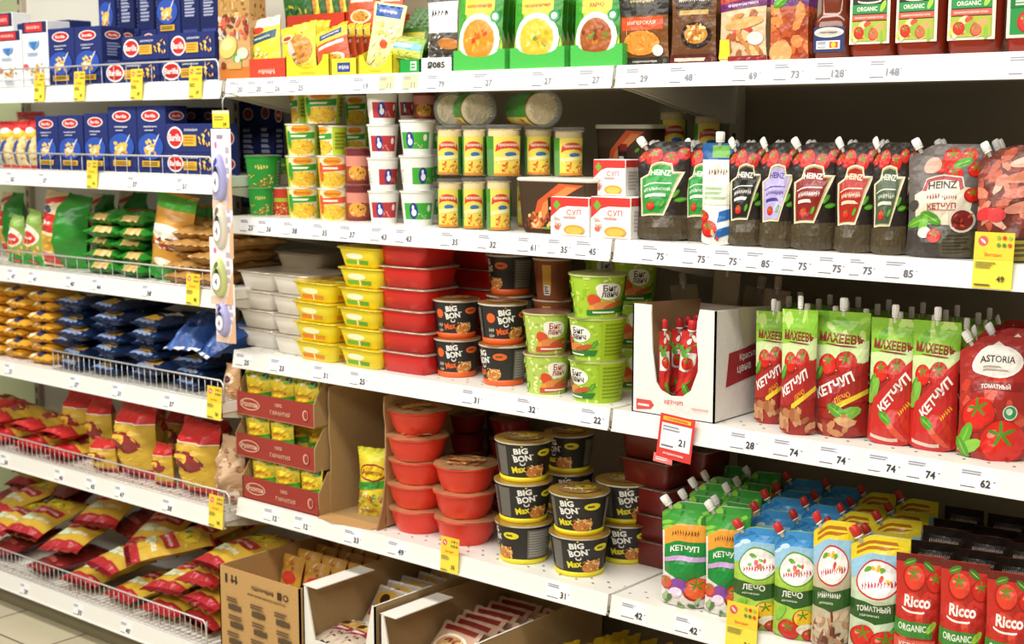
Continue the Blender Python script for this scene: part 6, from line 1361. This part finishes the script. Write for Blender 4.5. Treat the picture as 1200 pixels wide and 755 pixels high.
# rows behind on shelf D
ROWS = ['second', 'third', 'fourth', 'fifth']
for i, (k, a, b) in enumerate((('wi', 790, 836), ('wi', 828, 872), ('ra', 874, 922), ('ra', 920, 966), ('rb2', 962, 1008), ('rc2', 1004, 1058), ('rik', 1062, 1112), ('rik', 1112, 1164), ('rik', 1160, 1212))):
    for r_ in range(4):
        put(k, '%s pouch, %s row of the lower right shelf, %s from the left' % ({'wi': 'green', 'ra': 'blue topped', 'rb2': 'yellow topped', 'rc2': 'yellow topped', 'rik': 'shade darkened red'}[k], ROWS[r_], ORD[i]), 'D', a + r_ * 13, b + r_ * 11, h=.222 + (r_ % 2) * .006, dy=.105 + r_ * .085, rz=10 + R_(i * 4 + r_, 8))

# ---- bottom right: yellow packets standing in a row under the shelf
ylp = [('ln', .2, .2, .8, .8, 5, 'a8861c'), ('r', .0, .4, 1, .6, 'd8b028')]
design('ylp', lambda: bag('noodle_packet', .11, .16, .03, 'cfae26', ylp, None, seed=180, lump=.2, p=.4), .11, .03, .16, cat='noodle packet')
for r_ in range(2):
    for i in range(9):
        put('ylp', 'yellow packet standing on edge, %s in the %s row of the bottom right shelf' % (ORD[i], ('front', 'back')[r_]), 'E', 0, 0, X=-1.96 + i * .042 + r_ * .05, Y=2.5 + r_ * .13, w=.11, h=.20, zb=ZT['E'], rz=80 + R_(i + 40, 10))
for i in range(6):
    put('ylp', 'yellow packet in the row right of the bay divide, %s along, under the pouches' % ORD[i], 'E', 0, 0, X=-1.58 + i * .045, Y=2.5, w=.11, h=.20, zb=ZT['E'], rz=84)
# ================================================================== PRICE TAGS, WIRE GUARDS, HANGING STRIP
RAILT = math.atan2(.006, HR - .004)         # lean of the price rail
def price_tag(sh, xc, price, label, w=.062, h=.036, kind='white', dz=0):
    yf, zr = SH[sh]
    mb = MB()
    base = {'white': 'f7f7f8', 'pale': 'f4e9a8', 'cream': 'f3e2c4'}[kind]
    mb.box(w, .0006, h, (base, 'paper'), b=.0001)
    ink = {'A': '8c8a94', 'B': '62606a'}.get(sh, '3c3a42')  # paler ink on the upper rails: overexposure put into the print colour
    art = [('ln', .06, .68, .62, .92, 2, '9a9aa6'), ('ln', .05, .04, .55, .13, 1, '6c6c78'), ('t', price, .70, .34, .40, ink, .36, 0, .03), ('r', .9, .46, .96, .5, ink)]
    mb.art(flat((-w / 2, -.0004, 0), (w, 0, 0), (0, 0, h)), art, w, h, int(xc))
    o = mb.build('price_tag')
    z = zr + .0045 + dz
    X = px_X(xc, yf + .002, z + h / 2)
    o.location = (X, yf + .0012, z + CAMH); o.rotation_euler = (-RAILT, 0, 0)
    tag(o, label, 'price tag', 'price tags in the shelf rails')
    return o
SN = {'A': 'top shelf', 'B': 'second shelf', 'C': 'third shelf', 'D': 'fourth shelf', 'L1': 'top pasta shelf', 'L2': 'second pasta shelf', 'L3': 'third pasta shelf', 'L4': 'fourth pasta shelf', 'L5': 'fifth pasta shelf', 'L6': 'bottom pasta shelf'}
TAGS = {'A': [(277, '20'), (299, '20'), (321, '26'), (348, '25'), (424, '19'), (512, '79'), (567, '27'), (636, '27'), (692, '27'), (748, '29'), (800, '48'), (875, '69'), (924, '73'), (974, '128'), (1038, '148'), (1204, '73')],
        'B': [(290, '25'), (311, '36'), (341, '38'), (376, '35'), (408, '37'), (445, '43'), (474, '43'), (528, '35'), (572, '32'), (619, '61'), (655, '35'), (688, '45'), (767, '75'), (815, '75'), (852, '75'), (890, '85'), (933, '75'), (974, '75'), (1010, '75'), (1056, '85')],
        'C': [(285, '25'), (326, '23'), (377, '31'), (420, '25'), (553, '31'), (618, '32'), (694, '22'), (872, '28'), (923, '74'), (978, '74'), (1036, '74'), (1082, '74'), (1146, '62')],
        'D': [(318, '12'), (354, '12'), (413, '33'), (465, '49'), (654, '31'), (742, '42'), (806, '42')],
        'L2': [(12, '32'), (50, '37'), (155, '37'), (213, '51')], 'L3': [(13, '47'), (38, '41'), (82, '40'), (113, '44'), (172, '38')],
        'L4': [(10, '21'), (87, '37'), (137, '31'), (198, '37')], 'L5': [(5, '36'), (69, '46'), (106, '45'), (140, '47'), (196, '38')], 'L6': [(28, '29'), (91, '33'), (147, '40')]}
for sh, lst in TAGS.items():
    prev = None
    for i, (x, p) in enumerate(lst):
        nm = 'white price tag reading %s, %s from the left on the %s rail' % (p, ORD[i] if i < 12 else ('thirteenth', 'fourteenth', 'fifteenth', 'sixteenth', 'seventeenth', 'eighteenth', 'nineteenth', 'twentieth')[i - 12], SN[sh])
        gap = min([abs(x - q[0]) for j, q in enumerate(lst) if j != i] + [99])
        yf, zr = SH[sh]; wmax = abs(px_X(x + gap * .94, yf, zr) - px_X(x, yf, zr))
        price_tag(sh, x, p, nm, w=max(.03, min(.07 if sh[0] != 'L' else .055, wmax)))
for i, x in enumerate((452, 480)):
    price_tag('A', x, ('11', '11')[i], 'pale yellow price tag on the top rail, %s of two' % ('left', 'right')[i], w=.05, kind='pale')
def promo(sh, xc, label, price='', w=.062, h=.098, red=False, tilt=0, off=.004, z=None):
    """tall yellow promotion card hanging over the rail"""
    root = empty('promotion_tag'); yf, zr = SH[sh]
    mb = MB(); mb.box(w, .0008, h, (('f3df4e' if not red else 'd8423c'), 'paper'), b=.0001)
    if not red:
        a = [('r', 0, .52, 1, 1, 'f4d03a'), ('o', .22, .84, .13, .13, 'd8605c', 0), ('o', .22, .84, .09, .03, 'f4e0d4', -40), ('t', 'Выгодно', .5, .60, .07, 'e0702c', .62)]
        for q in range(3):
            for r_ in range(2): a.append(('c', .62 + q * .14, .91 - r_ * .13, .05, ('8fb03a', 'c8402c', '9cc04a', '4f9a44', '3f8a4c', 'd0502c')[r_ * 3 + q]))
        a += [('ln', .06, .36, .6, .48, 3, '9a8c3c'), ('t', price or '49', .72, .18, .11, '4a4420', .34, 0, .03), ('ln', .06, .04, .55, .09, 1, '6a6230')]
    else:
        a = [('r', .08, .22, .94, .80, 'f2f1f4'), ('ln', .12, .62, .7, .76, 2, '9a9aa6'), ('t', '21', .70, .42, .16, '3c3a42', .3, 0, .03), ('ln', .12, .26, .6, .32, 1, '6c6c78'), ('r', .1, .86, .9, .95, 'f0b83a'), ('scr', .5, .905, .6, .05, 'c8302c'), ('scr', .5, .12, .6, .07, 'f6dcd8')]
    mb.art(flat((-w / 2, -.0005, 0), (w, 0, 0), (0, 0, h)), a, w, h, int(xc))
    mb.build('card', root)
    if red:
        mb = MB(); mb.box(w * .55, .0008, .018, ('e87c78', 'paper'), c=(-w * .30, .0012, -.012), b=.0001); mb.art(flat((-w * .55, .0004, -.011), (w * .5, 0, 0), (0, 0, .016)), [('ln', .1, .2, .9, .8, 2, 'f6dcd8')], w * .5, .016); mb.build('side_strip', root)
    mb = MB(); mb.box(w * .5, .004, .006, ('e9eef0', 'plastic'), c=(0, .003, .03), b=.0005); mb.build('clip', root)
    zz = zr + .001 if z is None else z
    X = px_X(xc, yf - off, zz + h / 2)
    root.location = (X, yf - off, zz + CAMH); root.rotation_euler = (-RAILT * .5, math.radians(tilt), 0)
    tag(root, label, 'promotion tag', None if red else 'yellow promotion tags')
promo('B', 1163, 'yellow promotion tag at the right end of the second shelf', '49', w=.07)
promo('D', 526, 'yellow promotion tag under the red noodle bowls', '35', w=.058, h=.085)
promo('D', 868, 'yellow promotion tag in front of the blue topped pouches', '34', w=.072, h=.10)
promo('C', 789, 'red framed promotion tag hanging below the white carton', '21', w=.085, h=.092, red=True, tilt=4, off=.012, z=SH['C'][1] - .037)
for i, x in enumerate((45, 92, 159, 228)):
    promo('L1', x, 'pale yellow promotion tag on the top pasta shelf, %s' % ('leftmost', 'second from the left', 'third from the left', 'rightmost')[i], '37', w=.055, h=.085)
promo('L2', 107, 'yellow promotion tag on the second pasta shelf', '41', w=.052, h=.08)
promo('L3', 225, 'yellow promotion tag below the brown pasta pile', '38', w=.058, h=.085)
promo('L4', 250, 'yellow promotion tag at the right end of the fourth pasta shelf', '36', w=.062, h=.09)
promo('L5', 252, 'yellow promotion tag at the right end of the fifth pasta shelf', '36', w=.062, h=.09)

# wire guards along the front of the pasta shelves
def guard(sh, xa, xb, h, label, step=.022, rw=.0014):
    yf, zr = SH[sh]; y = .02; root = empty('wire_guard')
    root.location = (xa, yf, zr + HR + CAMH)
    L = xb - xa; k = ('dcdad4', 'wire')
    mb = MB(); mb.tube([(0, y, h), (L - .012, y, h), (L - .003, y, h - .008), (L, y, h - .02), (L, y, .001)], .0025, k, 8); mb.tube([(0, y, .003), (L, y, .003)], .002, k, 6); mb.build('rail_wire', root)
    n = int(L / step); first = None
    for i in range(n + 1):
        if first is None:
            mb = MB(); mb.tube([(0, y + .075, .0028), (0, y + .006, .003), (0, y + .003, .005), (0, y + .003, h)], rw, k, 5)
            first = o = mb.build('bent_wire', root)
        else:
            o = first.copy(); COL.objects.link(o); o.parent = root
        o.location.x = L * i / max(n, 1)
    tag(root, label, 'wire guard', 'wire guards on the pasta shelves')
guard('L1', -4.60, X1 - .03, .058, 'low wire guard along the top pasta shelf', .06, .0011)
guard('L2', -4.60, X1 - .03, .052, 'low wire guard along the second pasta shelf', .055, .0011)
guard('L3', -4.60, X1 - .03, .05, 'low wire guard in front of the green and brown bags', .06, .0011)
guard('L4', px_X(62, 2.38, -.74), X1 - .01, .06, 'wire guard in front of the navy pasta bags', .027)
guard('L5', -4.60, X1 + .002, .055, 'wire guard in front of the red and yellow noodle bags', .026, .0012)
guard('L6', -4.60, X1 + .0, .075, 'wire guard in front of the heap on the bottom shelf', .024, .0012)

# hanging clip strip with carded air fresheners at the bay divide
sy = 2.345
def zat(y, x=265): return px_Z(y, px_X(x, sy, 0), sy)
st = empty('clip_strip')
Xs = px_X(263, sy, -.2)
mb = MB(); zt_, zb_ = zat(132), zat(404)
mb.box(.022, .0015, zt_ - zb_, ('e9e6ea', 'plastic'), c=(0, .004, zb_), b=.0004); mb.build('strip', st)
mb = MB(); mb.tube([(0, .004, zt_), (.001, .002, zt_ + .03), (.004, .012, zt_ + .05), (.006, .05, zat(112))], .0018, ('cfd4d4', 'wire'), 6); mb.build('hook', st)
mb = MB(); mb.box(.068, .001, .045, ('f2df3e', 'paper'), c=(0, -.004, zat(150)), b=.0002); mb.art(flat((-.034, -.0046, zat(150)), (.068, 0, 0), (0, 0, .045)), [('r', 0, .8, 1, 1, 'e8d9b0'), ('ln', .1, .4, .8, .7, 2, 'a89a3c'), ('t', '39', .75, .2, .22, '4a4420', .3)], .068, .045); mb.build('header_card', st)
st.location = (Xs, sy, CAMH); tag(st, 'hanging clip strip with yellow header at the divide between the bays', 'clip strip')
def freshener(col, dark):
    root = empty('air_freshener'); mb = MB(); w, h = .078, .115
    mb.box(w, .0012, h, ('ece4e6', 'paper'), b=.0002)
    mb.art(flat((-w / 2, -.0008, 0), (w, 0, 0), (0, 0, h)), [('r', 0, 0, 1, .12, 'e6c8b4'), ('p', [(.7, 0), (1, 0), (1, .5), (.9, .4)], 'e8b488'), ('ln', .3, .86, .7, .94, 1, '9a90a4'), ('c', .24, .80, .06, 'e070b0'), ('ln', .72, .3, .92, .8, 4, 'b8aec4')], w, h, 3)
    mb.build('backing_card', root)
    mb = MB(); n = 24; vs = []; fs = []
    for q, y in ((1.0, 0), (1.0, -.008), (.86, -.016), (.5, -.019)):
        for i in range(n):
            a = 2 * math.pi * i / n; z = math.sin(a); x = math.cos(a) * (1 - .22 * z)
            vs.append(Vector((-.004 + x * .026 * q, y, .048 + z * .038 * q)))
    for r_ in range(3):
        for i in range(n): fs.append((r_ * n + i, (r_ + 1) * n + i, (r_ + 1) * n + (i + 1) % n, r_ * n + (i + 1) % n))
    fs.append(tuple(range(3 * n, 4 * n)))
    vs = [Vector((v.x * .88, v.y, .046 + (v.z - .048) * .88)) for v in vs]
    mb.add(vs, fs, (col, 'plastic'), True)
    mb.art(flat((-.024, -.0192, .02), (.04, 0, 0), (0, 0, .056)), [('o', .5, .86, .2, .1, dark, 40)], .04, .056)
    cp = mb.build('capsule', root)
    mb = MB(); mb.prism([(x - .004, z + .04) for x, z in ell(0, 0, .0135, .0145, 20)], -.0205, -.019, ('f4f2f4', 'plastic')); mb.art(flat((-.0175, -.0207, .0255), (.027, 0, 0), (0, 0, .029)), [('t', '4', .5, .5, .4, '6a6a78', .5)], .027, .029); mb.build('dial', cp)
    return root
cards = [('b0b0e4', '4a50b0', 246, 155, 'lilac'), ('e0dac8', '7a6a5a', 303, 231, 'cream'), ('cfd890', '6a7a3a', 357, 300, 'yellow green'), ('b4b2e2', '4a4a90', 402, 355, 'lilac')]
for i, (c, dk_, yb_, yt_, nm) in enumerate(cards):
    design('af%d' % i, (lambda c=c, dk_=dk_: freshener(c, dk_)), .078, .02, .115, cat='air freshener')
    r = inst('af%d' % i); zb2, zt2 = zat(yb_), zat(yt_ - 22 if i else yt_ - 4)
    r.location = (Xs - .004 * (i == 2), sy - .006 - .006 * (i == 2), zb2 + CAMH); r.scale = (.95, 1, (zt2 - zb2) / .115)
    r.rotation_euler = (0, 0, math.radians(14 if i == 2 else 4))
    tag(r, '%s air freshener card on the hanging strip, %s' % (nm, ('topmost', 'second from the top', 'third from the top, turned', 'lowest')[i]), 'air freshener', 'air fresheners on the hanging strip')
